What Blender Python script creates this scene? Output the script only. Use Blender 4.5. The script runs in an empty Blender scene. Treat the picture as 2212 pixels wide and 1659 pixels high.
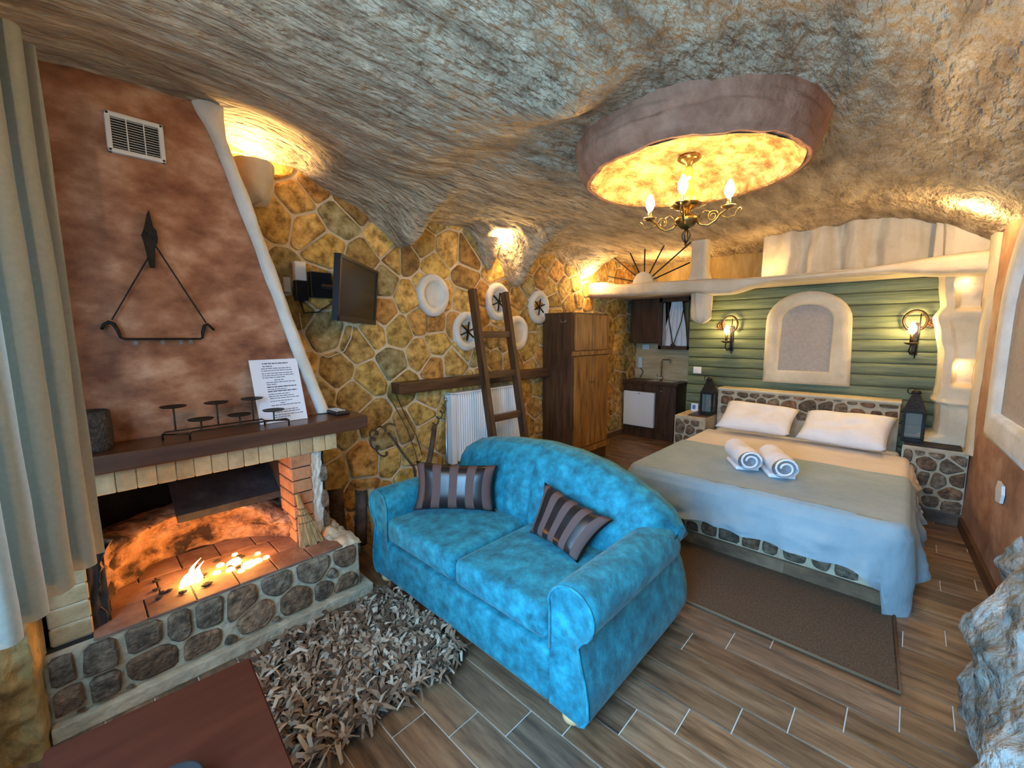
import bpy, bmesh, math, random
from mathutils import Vector, Matrix, noise
random.seed(7)
R = math.radians
scene = bpy.context.scene
COL = scene.collection

# ---------------------------------------------------------------- camera
YAW, PITCH, ROLL, FPX = R(43.71), R(6.921), R(.348), 903.4
cam_d = bpy.data.cameras.new('camera')
cam_d.sensor_fit = 'HORIZONTAL'; cam_d.sensor_width = 36; cam_d.lens = FPX / 2212 * 36
cam_d.clip_start = .02
cam = bpy.data.objects.new('camera', cam_d); COL.objects.link(cam)
fw = Vector((math.cos(PITCH)*math.cos(YAW), math.cos(PITCH)*math.sin(YAW), -math.sin(PITCH)))
rt = Vector((math.sin(YAW), -math.cos(YAW), 0)); dn = fw.cross(rt)
r2 = rt*math.cos(ROLL) + dn*math.sin(ROLL); d2 = dn*math.cos(ROLL) - rt*math.sin(ROLL)
cam.matrix_world = Matrix(((r2.x, -d2.x, -fw.x, 0), (r2.y, -d2.y, -fw.y, 0), (r2.z, -d2.z, -fw.z, 1.55), (0, 0, 0, 1)))
scene.camera = cam

# ---------------------------------------------------------------- world, daylight, exposure
w = bpy.data.worlds.new('world'); scene.world = w; w.use_nodes = True
bg = w.node_tree.nodes['Background']; bg.inputs[0].default_value = (.62, .80, 1, 1); bg.inputs[1].default_value = .25
def area(name, loc, rot, sx, sy, power, col):
    l = bpy.data.lights.new(name, 'AREA'); l.shape = 'RECTANGLE'; l.size = sx; l.size_y = sy; l.energy = power; l.color = col
    o = bpy.data.objects.new(name, l); COL.objects.link(o); o.location = loc; o.rotation_euler = rot
    return o
# daylight entering through the glazed door behind the camera and the curtained window
d = area('door_daylight', (-.95, .30, 1.75), (0, R(-68), 0), 1.9, 1.3, 150, (.27, .60, 1)); d.data.spread = R(150)
d = area('window_daylight', (-.95, 1.55, 1.85), (0, R(-68), 0), 1.5, 1.2, 34, (.30, .64, 1)); d.data.spread = R(150)
scene.view_settings.view_transform = 'Standard'
scene.view_settings.look = 'None'
scene.view_settings.exposure = 0.95
scene.view_settings.gamma = 1
scene.view_settings.use_curve_mapping = False

# ---------------------------------------------------------------- materials
def mat(name, cols, rough=.7, scale=6, stretch=(1, 1, 1), detail=5, bump=0, bscale=20, bstretch=None, metal=0,
        rnd=0, palette=None, emit=None, estr=0, spec=.5, lo=.35, hi=.65, sheen=0, alpha=None, trans=0, coord='Object', bdist=.02, speck=None):
    m = bpy.data.materials.new(name); m.use_nodes = True
    nt = m.node_tree; N = nt.nodes; L = nt.links
    b = N['Principled BSDF']
    b.inputs['Roughness'].default_value = rough; b.inputs['Metallic'].default_value = metal
    b.inputs['Specular IOR Level'].default_value = spec
    if sheen: b.inputs['Sheen Weight'].default_value = sheen; b.inputs['Sheen Roughness'].default_value = .4
    if trans: b.inputs['Transmission Weight'].default_value = trans
    tc = N.new('ShaderNodeTexCoord'); oi = N.new('ShaderNodeObjectInfo')
    off = N.new('ShaderNodeVectorMath'); off.operation = 'MULTIPLY_ADD'
    cmb = N.new('ShaderNodeCombineXYZ')
    for i in range(3): L.new(oi.outputs['Random'], cmb.inputs[i])
    L.new(cmb.outputs[0], off.inputs[0]); off.inputs[1].default_value = (37, 23, 51); L.new(tc.outputs[coord], off.inputs[2])
    def mapped(st):
        mp = N.new('ShaderNodeMapping'); L.new(off.outputs[0], mp.inputs[0]); mp.inputs['Scale'].default_value = st; return mp
    cols = [tuple(c) + (1,) for c in cols]
    out = None
    if len(cols) > 1:
        mp = mapped(stretch); n = N.new('ShaderNodeTexNoise'); n.inputs['Scale'].default_value = scale; n.inputs['Detail'].default_value = detail
        n.inputs['Roughness'].default_value = .62
        L.new(mp.outputs[0], n.inputs['Vector'])
        rp = N.new('ShaderNodeValToRGB'); e = rp.color_ramp.elements
        e[0].position = lo; e[0].color = cols[0]; e[1].position = hi; e[1].color = cols[-1]
        for i, c in enumerate(cols[1:-1]):
            k = e.new(lo + (hi - lo) * (i + 1) / (len(cols) - 1)); k.color = c
        L.new(n.outputs['Fac'], rp.inputs[0]); out = rp.outputs[0]
    else:
        rgb = N.new('ShaderNodeRGB'); rgb.outputs[0].default_value = cols[0]; out = rgb.outputs[0]
    if palette:      # per-piece tint: a ramp read by the object's random number
        pr = N.new('ShaderNodeValToRGB'); pr.color_ramp.interpolation = 'CONSTANT'; e = pr.color_ramp.elements
        e[0].color = tuple(palette[0][1]) + (1,); e[0].position = 0
        e[1].position = palette[1][0]; e[1].color = tuple(palette[1][1]) + (1,)
        for p, c in palette[2:]:
            k = e.new(p); k.color = tuple(c) + (1,)
        L.new(oi.outputs['Random'], pr.inputs[0])
        mx = N.new('ShaderNodeMix'); mx.data_type = 'RGBA'; mx.blend_type = 'MULTIPLY'; mx.inputs[0].default_value = 1
        L.new(out, mx.inputs[6]); L.new(pr.outputs[0], mx.inputs[7]); out = mx.outputs[2]
    if rnd:
        hs = N.new('ShaderNodeHueSaturation'); mr = N.new('ShaderNodeMapRange'); mr.inputs[3].default_value = 1 - rnd; mr.inputs[4].default_value = 1 + rnd
        ml = N.new('ShaderNodeMath'); ml.operation = 'MULTIPLY'; ml.inputs[1].default_value = 7.31
        fr = N.new('ShaderNodeMath'); fr.operation = 'FRACT'
        L.new(oi.outputs['Random'], ml.inputs[0]); L.new(ml.outputs[0], fr.inputs[0]); L.new(fr.outputs[0], mr.inputs[0])
        L.new(mr.outputs[0], hs.inputs['Value']); L.new(out, hs.inputs['Color']); out = hs.outputs[0]
    if speck:        # (colour, scale, threshold)
        n3 = N.new('ShaderNodeTexNoise'); n3.inputs['Scale'].default_value = speck[1]; n3.inputs['Detail'].default_value = 3
        L.new(off.outputs[0], n3.inputs['Vector'])
        r3 = N.new('ShaderNodeMapRange'); r3.inputs[1].default_value = speck[2]; r3.inputs[2].default_value = speck[2] + .08
        L.new(n3.outputs['Fac'], r3.inputs[0])
        mx = N.new('ShaderNodeMix'); mx.data_type = 'RGBA'; L.new(r3.outputs[0], mx.inputs[0]); L.new(out, mx.inputs[6])
        mx.inputs[7].default_value = tuple(speck[0]) + (1,); out = mx.outputs[2]
    L.new(out, b.inputs['Base Color'])
    if emit:
        b.inputs['Emission Color'].default_value = tuple(emit) + (1,); b.inputs['Emission Strength'].default_value = estr
    if bump:
        mp = mapped(bstretch or stretch); n2 = N.new('ShaderNodeTexNoise'); n2.inputs['Scale'].default_value = bscale; n2.inputs['Detail'].default_value = 6
        L.new(mp.outputs[0], n2.inputs['Vector'])
        bp = N.new('ShaderNodeBump'); bp.inputs['Strength'].default_value = bump; bp.inputs['Distance'].default_value = bdist
        L.new(n2.outputs['Fac'], bp.inputs['Height']); L.new(bp.outputs[0], b.inputs['Normal'])
    if alpha is not None: b.inputs['Alpha'].default_value = alpha
    return m
def plain(name, c, rough=.5, metal=0, **k): return mat(name, [c], rough, metal=metal, **k)

MT = {}
MT['tile'] = mat('wood_look_tile', [(.045, .025, .013), (.17, .10, .055), (.29, .185, .105)], .42, 5, (4.5, .55, 1), 7, bump=.12, bscale=30, bstretch=(3, .4, 1), rnd=.28, lo=.3, hi=.7,
                 palette=[(0, (1, 1, 1)), (.4, (.95, .98, 1.04)), (.75, (1.06, .98, .9))])
MT['grout'] = plain('pale_grout', (.60, .56, .50), .9)
MT['mortar'] = mat('cream_mortar', [(.56, .43, .26), (.72, .59, .40)], .9, 5, bump=.4, bscale=40)
MT['gold_stone'] = mat('ochre_field_stone', [(.21, .11, .022), (.47, .28, .07), (.66, .43, .14)], .75, 15, (1, 1, 1), 7, bump=.55, bscale=26, bdist=.03, rnd=.3,
                       palette=[(0, (1, 1, 1)), (.3, (1.05, .86, .72)), (.5, (.98, 1.0, .85)), (.72, (1.25, 1.2, 1.1)), (.86, (.62, .80, 1.25)), (.95, (.7, .62, .55))])
MT['white_mortar'] = mat('white_mortar', [(.38, .29, .185), (.55, .45, .31)], .9, 8, bump=.6, bscale=35, bdist=.02)
MT['dark_stone'] = mat('dark_rubble_stone', [(.05, .032, .019), (.16, .108, .068), (.33, .24, .155)], .8, 22, detail=8, bump=.9, bscale=40, rnd=.3, lo=.3, hi=.72, bdist=.025,
                       palette=[(0, (1, 1, 1)), (.45, (1.1, .9, .75)), (.75, (.9, .95, .95))])
MT['brown_stone'] = mat('brown_rubble_stone', [(.05, .03, .018), (.15, .10, .06), (.27, .19, .12)], .8, 22, detail=8, bump=.8, bscale=40, rnd=.3, lo=.3, hi=.72,
                        palette=[(0, (1, 1, 1)), (.45, (1.15, .85, .7)), (.75, (.95, .95, .85))])
MT['ceiling'] = mat('brushed_cave_plaster', [(.29, .21, .13), (.50, .39, .255), (.68, .56, .38)], .85, 3.2, (.8, 3.0, 2.4), 12, bump=1, bscale=8, bstretch=(1.5, 4.5, 3), bdist=.08, lo=.33, hi=.62)
MT['plaster'] = mat('cream_plaster', [(.50, .42, .29), (.64, .56, .42)], .85, 3, detail=6, bump=.35, bscale=12, bdist=.03)
MT['plaster_white'] = mat('white_plaster', [(.60, .56, .48), (.74, .71, .64)], .8, 5, bump=.3, bscale=18, bdist=.02)
MT['gold_plaster'] = mat('ochre_plaster', [(.26, .165, .05), (.46, .32, .13)], .85, 3, (1, 2, .6), bump=.4, bscale=8, bdist=.03)
MT['dome'] = mat('ochre_dome_plaster', [(.20, .10, .025), (.42, .26, .09), (.58, .42, .2)], .85, 9, (1, 1.6, 1), 8, bump=.8, bscale=14, bdist=.05, lo=.36, hi=.62)
MT['terracotta'] = mat('terracotta_plaster', [(.17, .058, .025), (.35, .15, .075), (.58, .34, .21)], .8, 4.2, (1, 1, 1.5), 12, bump=.35, bscale=22, bstretch=(1, 1, 2), lo=.34, hi=.68)
MT['rwall'] = mat('rust_plaster', [(.22, .10, .05), (.35, .18, .10), (.46, .28, .18)], .8, 3, (1, 1, 1.3), 8, bump=.35, bscale=15, lo=.34, hi=.68)
MT['rim_pink'] = mat('rose_brown_plaster', [(.22, .088, .045), (.37, .175, .10)], .8, 7, (1, 1, 1), 8, bump=.6, bscale=12, bdist=.03)
MT['green'] = mat('green_stained_log', [(.065, .082, .035), (.13, .155, .07), (.19, .215, .105)], .55, 4, (1, .5, 7), 6, bump=.15, bscale=20, bstretch=(1, .5, 8), rnd=.12, lo=.3, hi=.7)
MT['dark_wood'] = mat('dark_stained_wood', [(.045, .018, .007), (.11, .048, .020)], .4, 5, (.5, 4, 4), 6, bump=.15, bscale=18)
MT['dark_wood_v'] = mat('dark_wood_vertical', [(.04, .017, .007), (.10, .045, .019)], .45, 5, (4, 4, .5), 6, bump=.12, bscale=18)
MT['door_wood'] = mat('oak_stained_door', [(.085, .032, .007), (.23, .105, .025), (.36, .18, .05)], .42, 6, (5, 5, .5), 7, bump=.2, bscale=18, lo=.32, hi=.7)
MT['mantel'] = mat('varnished_mantel_wood', [(.06, .022, .010), (.115, .046, .021)], .28, 4, (.5, 6, 6), 6)
MT['table'] = mat('mahogany_table', [(.050, .008, .002), (.070, .014, .004)], .7, 3, (.6, 4, 4), spec=.2)
MT['brick'] = mat('buff_brick', [(.38, .25, .12), (.55, .40, .21)], .85, 9, bump=.35, bscale=50, rnd=.12)
MT['red_brick'] = mat('orange_brick', [(.34, .14, .06), (.50, .24, .11)], .85, 9, bump=.35, bscale=50, rnd=.12)
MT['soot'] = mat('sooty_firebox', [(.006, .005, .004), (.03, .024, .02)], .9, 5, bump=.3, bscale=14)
MT['clay'] = mat('rough_fire_clay', [(.03, .013, .007), (.26, .125, .06), (.44, .24, .13)], .9, 6, detail=9, bump=1, bscale=16, bdist=.06, lo=.40, hi=.60)
MT['hearth_tile'] = mat('hearth_fire_brick', [(.16, .07, .04), (.30, .16, .10)], .8, 7, bump=.2, bscale=30, rnd=.2)
MT['iron'] = mat('black_iron', [(.008, .007, .006), (.02, .017, .014)], .5, 20, metal=.6, bump=.3, bscale=60)
MT['iron_brown'] = mat('bronzed_iron', [(.03, .018, .010), (.07, .042, .022)], .45, 20, metal=.7)
MT['brass'] = mat('aged_brass', [(.10, .06, .018), (.42, .27, .085)], .32, 25, metal=.9)
MT['white_paint'] = plain('white_enamel', (.80, .80, .79), .35)
MT['white_plastic'] = plain('white_plastic', (.74, .73, .70), .4)
MT['black_plastic'] = plain('black_plastic', (.012, .012, .013), .3)
MT['screen'] = plain('tv_screen', (.012, .011, .010), .25, spec=.25)
MT['chrome'] = plain('chrome', (.7, .7, .7), .15, 1)
MT['steel'] = plain('steel', (.5, .5, .5), .3, 1)
MT['sofa'] = mat('teal_chenille', [(.002, .085, .12), (.005, .19, .26), (.018, .32, .42)], .75, 16, (1, 1, 1), 6, bump=.5, bscale=38, bdist=.012, sheen=.15, lo=.3, hi=.7)
MT['blanket'] = mat('sage_blanket', [(.25, .34, .38), (.32, .41, .445)], .8, 3, bump=.45, bscale=5, bstretch=(1, 1.5, .7), bdist=.04, sheen=.1)
MT['sheet'] = mat('peach_sheet', [(.64, .54, .41), (.72, .62, .49)], .8, 3, bump=.1, bscale=10, sheen=.2)
MT['linen'] = mat('white_linen', [(.74, .70, .68), (.82, .79, .77)], .85, 4, bump=.35, bscale=9, bdist=.03, sheen=.2)
MT['towel'] = mat('white_terry', [(.78, .78, .82), (.86, .86, .90)], .95, 30, bump=.5, bscale=180, bdist=.006)
MT['curtain'] = mat('grey_curtain_cloth', [(.33, .335, .285), (.40, .405, .35)], .9, 60, bump=.3, bscale=240, bdist=.004, sheen=.2)
MT['mat'] = mat('brown_doormat', [(.10, .058, .030), (.19, .12, .065)], .95, 60, (1, 2.5, 1), bump=.9, bscale=160, bdist=.012)
MT['mat_edge'] = plain('mat_binding', (.17, .11, .06), .9)
MT['shag'] = mat('taupe_felt_strip', [(.2, .14, .1)], .9)
_n = MT['shag'].node_tree; _a = _n.nodes.new('ShaderNodeAttribute'); _a.attribute_name = 'tone'
_r = _n.nodes.new('ShaderNodeValToRGB'); _e = _r.color_ramp.elements
_e[0].color = (.07, .036, .019, 1); _e[1].color = (.52, .42, .31, 1); _e[1].position = 1
for _p, _c in ((.3, (.17, .095, .053, 1)), (.55, (.28, .18, .11, 1)), (.75, (.35, .265, .19, 1))): _k = _e.new(_p); _k.color = _c
_n.links.new(_a.outputs['Fac'], _r.inputs[0]); _n.links.new(_r.outputs[0], _n.nodes['Principled BSDF'].inputs['Base Color'])
MT['leather'] = plain('dark_leather', (.020, .013, .012), .3)
MT['straw'] = mat('broom_straw', [(.36, .20, .07), (.58, .38, .17)], .8, 10, (8, 8, 1), bump=.8, bscale=40, bstretch=(9, 9, .6))
MT['bark'] = mat('bark', [(.04, .022, .012), (.12, .07, .04)], .9, 12, bump=.8, bscale=30)
MT['paper'] = plain('paper', (.78, .80, .86), .7)
MT['ink'] = plain('print_ink', (.08, .08, .10), .7)
MT['rattan'] = mat('dark_wicker', [(.02, .010, .005), (.10, .055, .03)], .7, 60, bump=1, bscale=90)
MT['rock_grey'] = mat('grey_cave_rock', [(.10, .105, .09), (.30, .31, .28), (.52, .54, .52)], .75, 5, detail=9, bump=1, bscale=12, bdist=.08, lo=.35, hi=.65)
MT['rock_gold'] = mat('ochre_cave_rock', [(.16, .085, .022), (.36, .22, .07), (.48, .34, .15)], .8, 6, (1, 1, .6), 9, bump=1, bscale=10, bdist=.06, lo=.33, hi=.66)
MT['backsplash'] = mat('oak_laminate', [(.50, .33, .15), (.70, .50, .28)], .45, 4, (1, .6, 5), 6)
MT['canvas'] = mat('grey_beige_canvas', [(.36, .31, .26), (.42, .37, .32)], .9, 40, bump=.05, bscale=80, bdist=.004)
MT['glass'] = plain('thin_glass', (.8, .9, .9), .05, alpha=.12)
MT['lantern_glass'] = plain('smoky_lantern_glass', (.22, .30, .31), .1, alpha=.25)
MT['bulb'] = plain('lit_candle_bulb', (1, .8, .5), .4, emit=(1, .70, .34), estr=60)
MT['flame'] = plain('flame', (1, .6, .2), .5, emit=(1, .52, .13), estr=30)
MT['ember'] = mat('glowing_ember', [(.02, .01, .005), (.5, .2, .05)], .9, 30, emit=(1, .42, .09), estr=13)
MT['char'] = plain('charcoal', (.012, .010, .009), .9)
MT['pine'] = plain('pine_foot', (.62, .42, .20), .4)
MT['yellow_glaze'] = mat('yellow_ceramic', [(.62, .50, .04), (.75, .66, .12)], .25, 12)
MT['rosette'] = mat('copper_rosette', [(.14, .045, .014), (.34, .13, .04)], .4, 20, metal=.5)
MT['ash'] = mat('grey_ash', [(.012, .012, .014), (.035, .036, .04)], .9, 8, bump=.4, bscale=20)
def translucent(m, fac, col):
    nt = m.node_tree; out = nt.nodes['Material Output']; b = nt.nodes['Principled BSDF']
    tr = nt.nodes.new('ShaderNodeBsdfTranslucent'); tr.inputs[0].default_value = tuple(col) + (1,)
    mx = nt.nodes.new('ShaderNodeMixShader'); mx.inputs[0].default_value = fac
    nt.links.new(b.outputs[0], mx.inputs[1]); nt.links.new(tr.outputs[0], mx.inputs[2]); nt.links.new(mx.outputs[0], out.inputs[0])
translucent(MT['curtain'], .3, (.5, .52, .46))
MT['cord'] = plain('brown_cord', (.06, .035, .02), .7)
MT['white_cord'] = plain('white_cord', (.6, .56, .48), .6)

# ---------------------------------------------------------------- mesh helpers (all shapes given in world coordinates)
def fbm(v, o=4): return noise.fractal(v, 1.0, 2.0, o)
def finish(name, bm, m, parent=None, smooth=False, kind=None, label=None):
    if parent is not None:
        p = parent
        off = Vector((0, 0, 0))
        while p is not None: off += p.location; p = p.parent
        bmesh.ops.translate(bm, verts=bm.verts, vec=-off)
    bmesh.ops.recalc_face_normals(bm, faces=bm.faces)
    me = bpy.data.meshes.new(name); bm.to_mesh(me); bm.free()
    if smooth:
        for p in me.polygons: p.use_smooth = True
    me.materials.append(MT[m] if isinstance(m, str) else m)
    o = bpy.data.objects.new(name, me); COL.objects.link(o)
    if parent is not None: o.parent = parent
    if kind: o['kind'] = kind
    if label: o['label'] = label
    return o
def tag(o, label, cat, group=None):
    o['label'] = label; o['category'] = cat
    if group: o['group'] = group
    return o
def thing(name, label, cat, loc=(0, 0, 0), group=None):
    o = bpy.data.objects.new(name, None); COL.objects.link(o); o.location = loc; o.empty_display_size = .1
    return tag(o, label, cat, group)
def single(name, bm, m, label, cat, loc, smooth=False, group=None):
    """a thing that is one mesh, its origin at its base"""
    bmesh.ops.translate(bm, verts=bm.verts, vec=-Vector(loc))
    o = finish(name, bm, m, None, smooth); o.location = loc
    return tag(o, label, cat, group)
def copytree(o, loc, label=None, parent=None):
    c = o.copy(); COL.objects.link(c)
    if parent is None: c.location = loc
    else: c.parent = parent
    if label: c['label'] = label
    for ch in list(o.children): copytree(ch, None, None, c)
    return c
def struct(name, bm, m, smooth=False, label=None, parent=None):
    return finish(name, bm, m, parent, smooth, None if parent else 'structure', label)
def new(): return bmesh.new()
def box(x0, x1, y0, y1, z0, z1, bev=0, seg=2, bm=None):
    b = bmesh.new()
    bmesh.ops.create_cube(b, size=1)
    for v in b.verts: v.co = Vector((x0 + (v.co.x + .5)*(x1 - x0), y0 + (v.co.y + .5)*(y1 - y0), z0 + (v.co.z + .5)*(z1 - z0)))
    if bev: bmesh.ops.bevel(b, geom=list(b.edges), offset=bev, segments=seg, profile=.6, affect='EDGES')
    return join(bm, b)
def join(bm, b):
    if bm is None: return b
    me = bpy.data.meshes.new('t'); b.to_mesh(me); b.free(); bm.from_mesh(me); bpy.data.meshes.remove(me); return bm
def tube(pts, r, seg=8, bm=None, closed=False, caps=True):
    bm = bm or bmesh.new(); pts = [Vector(p) for p in pts]; n = len(pts)
    rs = r if isinstance(r, (list, tuple)) else [r]*n
    rings = []; up = None
    for i, p in enumerate(pts):
        a = pts[(i - 1) % n] if (i or closed) else p; c = pts[(i + 1) % n] if (i < n - 1 or closed) else p
        t = (c - a).normalized()
        if up is None: up = t.orthogonal().normalized()
        else:
            up = up - t*up.dot(t)
            up = up.normalized() if up.length > 1e-6 else t.orthogonal().normalized()
        s = t.cross(up)
        rings.append([bm.verts.new(p + (up*math.cos(2*math.pi*k/seg) + s*math.sin(2*math.pi*k/seg))*rs[i]) for k in range(seg)])
    for i in range(n if closed else n - 1):
        A, B = rings[i], rings[(i + 1) % n]
        for k in range(seg): bm.faces.new((A[k], A[(k + 1) % seg], B[(k + 1) % seg], B[k]))
    if caps and not closed:
        bm.faces.new(rings[0][::-1]); bm.faces.new(rings[-1])
    return bm
def lathe(prof, c=(0, 0, 0), seg=24, bm=None, sq=False, sx=1, sy=1):
    """prof: (radius, z) list; revolved about a vertical axis through c"""
    bm = bm or bmesh.new(); c = Vector(c); rings = []
    for r, z in prof:
        if r < 1e-5: rings.append([bm.verts.new(c + Vector((0, 0, z)))])
        else: rings.append([bm.verts.new(c + Vector((r*sx*math.cos(2*math.pi*(k + .5*sq)/seg), r*sy*math.sin(2*math.pi*(k + .5*sq)/seg), z))) for k in range(seg)])
    for A, B in zip(rings, rings[1:]):
        for k in range(seg):
            a, b2, c2, d = A[k % len(A)], A[(k + 1) % len(A)], B[(k + 1) % len(B)], B[k % len(B)]
            f = []
            for v in (a, b2, c2, d):
                if v not in f: f.append(v)
            if len(f) > 2: bm.faces.new(f)
    if len(rings[0]) > 1: bm.faces.new(rings[0][::-1])
    if len(rings[-1]) > 1: bm.faces.new(rings[-1])
    return bm
def grid(fn, nu, nv, bm=None, closed_u=False):
    bm = bm or bmesh.new(); V = [[bm.verts.new(fn(i/nu, j/nv)) for j in range(nv + 1)] for i in range(nu if closed_u else nu + 1)]
    for i in range(nu):
        for j in range(nv):
            A, B = V[i], V[(i + 1) % len(V)]
            bm.faces.new((A[j], B[j], B[j + 1], A[j + 1]))
    return bm
def prism(poly, fn, h0, h1, bm=None):
    bm = bm or bmesh.new(); n = len(poly)
    a = [bm.verts.new(fn(p[0], p[1], h0)) for p in poly]; b = [bm.verts.new(fn(p[0], p[1], h1)) for p in poly]
    for i in range(n): bm.faces.new((a[i], a[(i + 1) % n], b[(i + 1) % n], b[i]))
    bm.faces.new(a[::-1]); bm.faces.new(b); return bm
def stone(poly, fn, d, sink=.012, ins=.80, bm=None):
    """one wall stone: outline bedded in the mortar, rounded shoulder, uneven face"""
    bm = bm or bmesh.new(); n = len(poly); cx = sum(p[0] for p in poly)/n; cy = sum(p[1] for p in poly)/n
    dd = d*random.uniform(.7, 1.15); tx, ty = random.uniform(-.05, .05), random.uniform(-.05, .05)
    def ring(k, h): return [bm.verts.new(fn(cx + (p[0] - cx)*k, cy + (p[1] - cy)*k, h + (tx*(p[0] - cx) + ty*(p[1] - cy))*(h > 0))) for p in poly]
    a, b, c = ring(1, -sink), ring(.97, dd*.55), ring(ins, dd)
    for A, B in ((a, b), (b, c)):
        for i in range(n): bm.faces.new((A[i], A[(i + 1) % n], B[(i + 1) % n], B[i]))
    m = bm.verts.new(fn(cx, cy, dd*1.08))
    for i in range(n): bm.faces.new((c[i], c[(i + 1) % n], m))
    return bm
def planeY(y): return lambda a, b, h: Vector((a, y - h, b))       # faces -Y
def planeX(x): return lambda a, b, h: Vector((x - h, a, b))       # faces -X
def blob(cx, cy, ux, uy, vx, vy, n=9, p=3.2):
    """irregular rounded outline from two half-axis vectors"""
    out = []; ph = random.uniform(0, 6)
    for k in range(n):
        a = 2*math.pi*k/n + random.uniform(-.14, .14)
        ca, sa = math.cos(a), math.sin(a)
        s = (abs(ca)**p + abs(sa)**p)**(-1/p)*random.uniform(.84, 1.12)
        out.append((cx + s*(ca*ux + sa*vx), cy + s*(ca*uy + sa*vy)))
    return out
def smoothstep(a, b, x):
    t = max(0, min(1, (x - a)/(b - a))); return t*t*(3 - 2*t)
def gauss(x): return math.exp(-x*x)
def lerp_pts(pts, x):
    if x <= pts[0][0]: return pts[0][1]
    for (a, b), (c, d) in zip(pts, pts[1:]):
        if x <= c:
            t = (x - a)/(c - a); t = t*t*(3 - 2*t)*.6 + t*.4
            return b + (d - b)*t
    return pts[-1][1]
def rough(bm, amp, sc, seed=0, axis=None):
    bm.normal_update()
    for v in bm.verts:
        d = fbm(v.co*sc + Vector((seed, seed*1.7, 0)))*amp
        v.co += (axis if axis else v.normal)*d
def subdiv(bm, cuts):
    bmesh.ops.subdivide_edges(bm, edges=list(bm.edges), cuts=cuts, use_grid_fill=True); return bm
def point(name, loc, power, col, r=.03):
    l = bpy.data.lights.new(name, 'POINT'); l.energy = power; l.color = col; l.shadow_soft_size = r
    o = bpy.data.objects.new(name, l); COL.objects.link(o); o.location = loc; return o
WARM = (1, .66, .28)
# outlines of the single stones: centre and two half-axes on their wall plane
HEARTH_ST = [(-0.147, 0.266, 0.033, -0.021, -0.006, -0.07), (-0.132, 0.134, 0.044, -0.031, -0.005, -0.054), (-0.037, 0.254, 0.053, -0.033, -0.005, -0.059), (-0.038, 0.136, 0.046, -0.031, -0.005, -0.053), (0.102, 0.27, 0.057, -0.033, -0.006, -0.074), (0.113, 0.138, 0.087, -0.055, -0.005, -0.056), (0.227, 0.264, 0.043, -0.023, -0.007, -0.082), (0.319, 0.263, 0.058, -0.031, -0.007, -0.089), (0.296, 0.125, 0.067, -0.039, -0.004, -0.049), (0.46, 0.251, 0.055, -0.028, -0.006, -0.085), (0.517, 0.141, 0.072, -0.038, -0.006, -0.087), (0.404, 0.066, 0.03, -0.017, -0.002, -0.03), (0.62, 0.291, 0.065, -0.03, -0.005, -0.076), (0.711, 0.125, 0.07, -0.035, -0.005, -0.084), (0.803, 0.285, 0.078, -0.034, -0.005, -0.081), (0.977, 0.292, 0.063, -0.026, -0.003, -0.055), (0.895, 0.205, 0.032, -0.014, -0.001, -0.025), (0.848, 0.126, 0.049, -0.024, -0.003, -0.058), (0.965, 0.071, 0.073, -0.035, -0.003, -0.056), (0.596, 0.053, 0.042, -0.023, -0.002, -0.032), (-0.122, 0.05, 0.034, -0.026, -0.002, -0.024), (0.046, 0.055, 0.03, -0.021, -0.002, -0.022)]
HEAD_ST = [(1.463, 0.893, -0.06, 0.005, -0.002, -0.041), (1.312, 0.883, -0.052, 0.005, -0.003, -0.052), (1.204, 0.876, -0.048, 0.005, -0.002, -0.04), (1.066, 0.887, -0.063, 0.006, -0.002, -0.031), (0.928, 0.887, -0.051, 0.005, -0.002, -0.035), (0.779, 0.891, -0.057, 0.006, -0.002, -0.032), (0.615, 0.897, -0.063, 0.006, -0.002, -0.026), (0.485, 0.905, -0.044, 0.005, -0.002, -0.023), (0.377, 0.886, -0.035, 0.004, -0.002, -0.03), (0.259, 0.884, -0.048, 0.005, -0.003, -0.039), (0.108, 0.892, -0.07, 0.008, -0.003, -0.036), (1.473, 0.784, -0.055, 0.006, -0.003, -0.051), (1.354, 0.785, -0.042, 0.005, -0.002, -0.029), (1.229, 0.77, -0.061, 0.007, -0.002, -0.04), (1.129, 0.793, -0.039, 0.004, -0.003, -0.051), (1.022, 0.793, -0.05, 0.006, -0.003, -0.056), (0.881, 0.793, -0.064, 0.007, -0.003, -0.046), (0.721, 0.806, -0.071, 0.008, -0.003, -0.05), (0.572, 0.813, -0.054, 0.006, -0.003, -0.049), (0.454, 0.807, -0.047, 0.006, -0.003, -0.048), (0.331, 0.786, -0.053, 0.007, -0.002, -0.03), (0.194, 0.799, -0.04, 0.005, -0.001, -0.019), (0.083, 0.789, -0.045, 0.006, -0.003, -0.036), (1.485, 0.681, -0.044, 0.005, -0.002, -0.042), (0.762, 0.694, -0.04, 0.005, -0.002, -0.038), (0.935, 0.693, -0.056, 0.007, -0.002, -0.033), (0.632, 0.7, -0.046, 0.006, -0.002, -0.031), (0.458, 0.698, -0.048, 0.007, -0.002, -0.031), (1.088, 0.69, -0.054, 0.007, -0.002, -0.034), (1.28, 0.683, -0.057, 0.007, -0.002, -0.029), (0.2, 0.73, -0.047, 0.007, -0.002, -0.027)]
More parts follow.
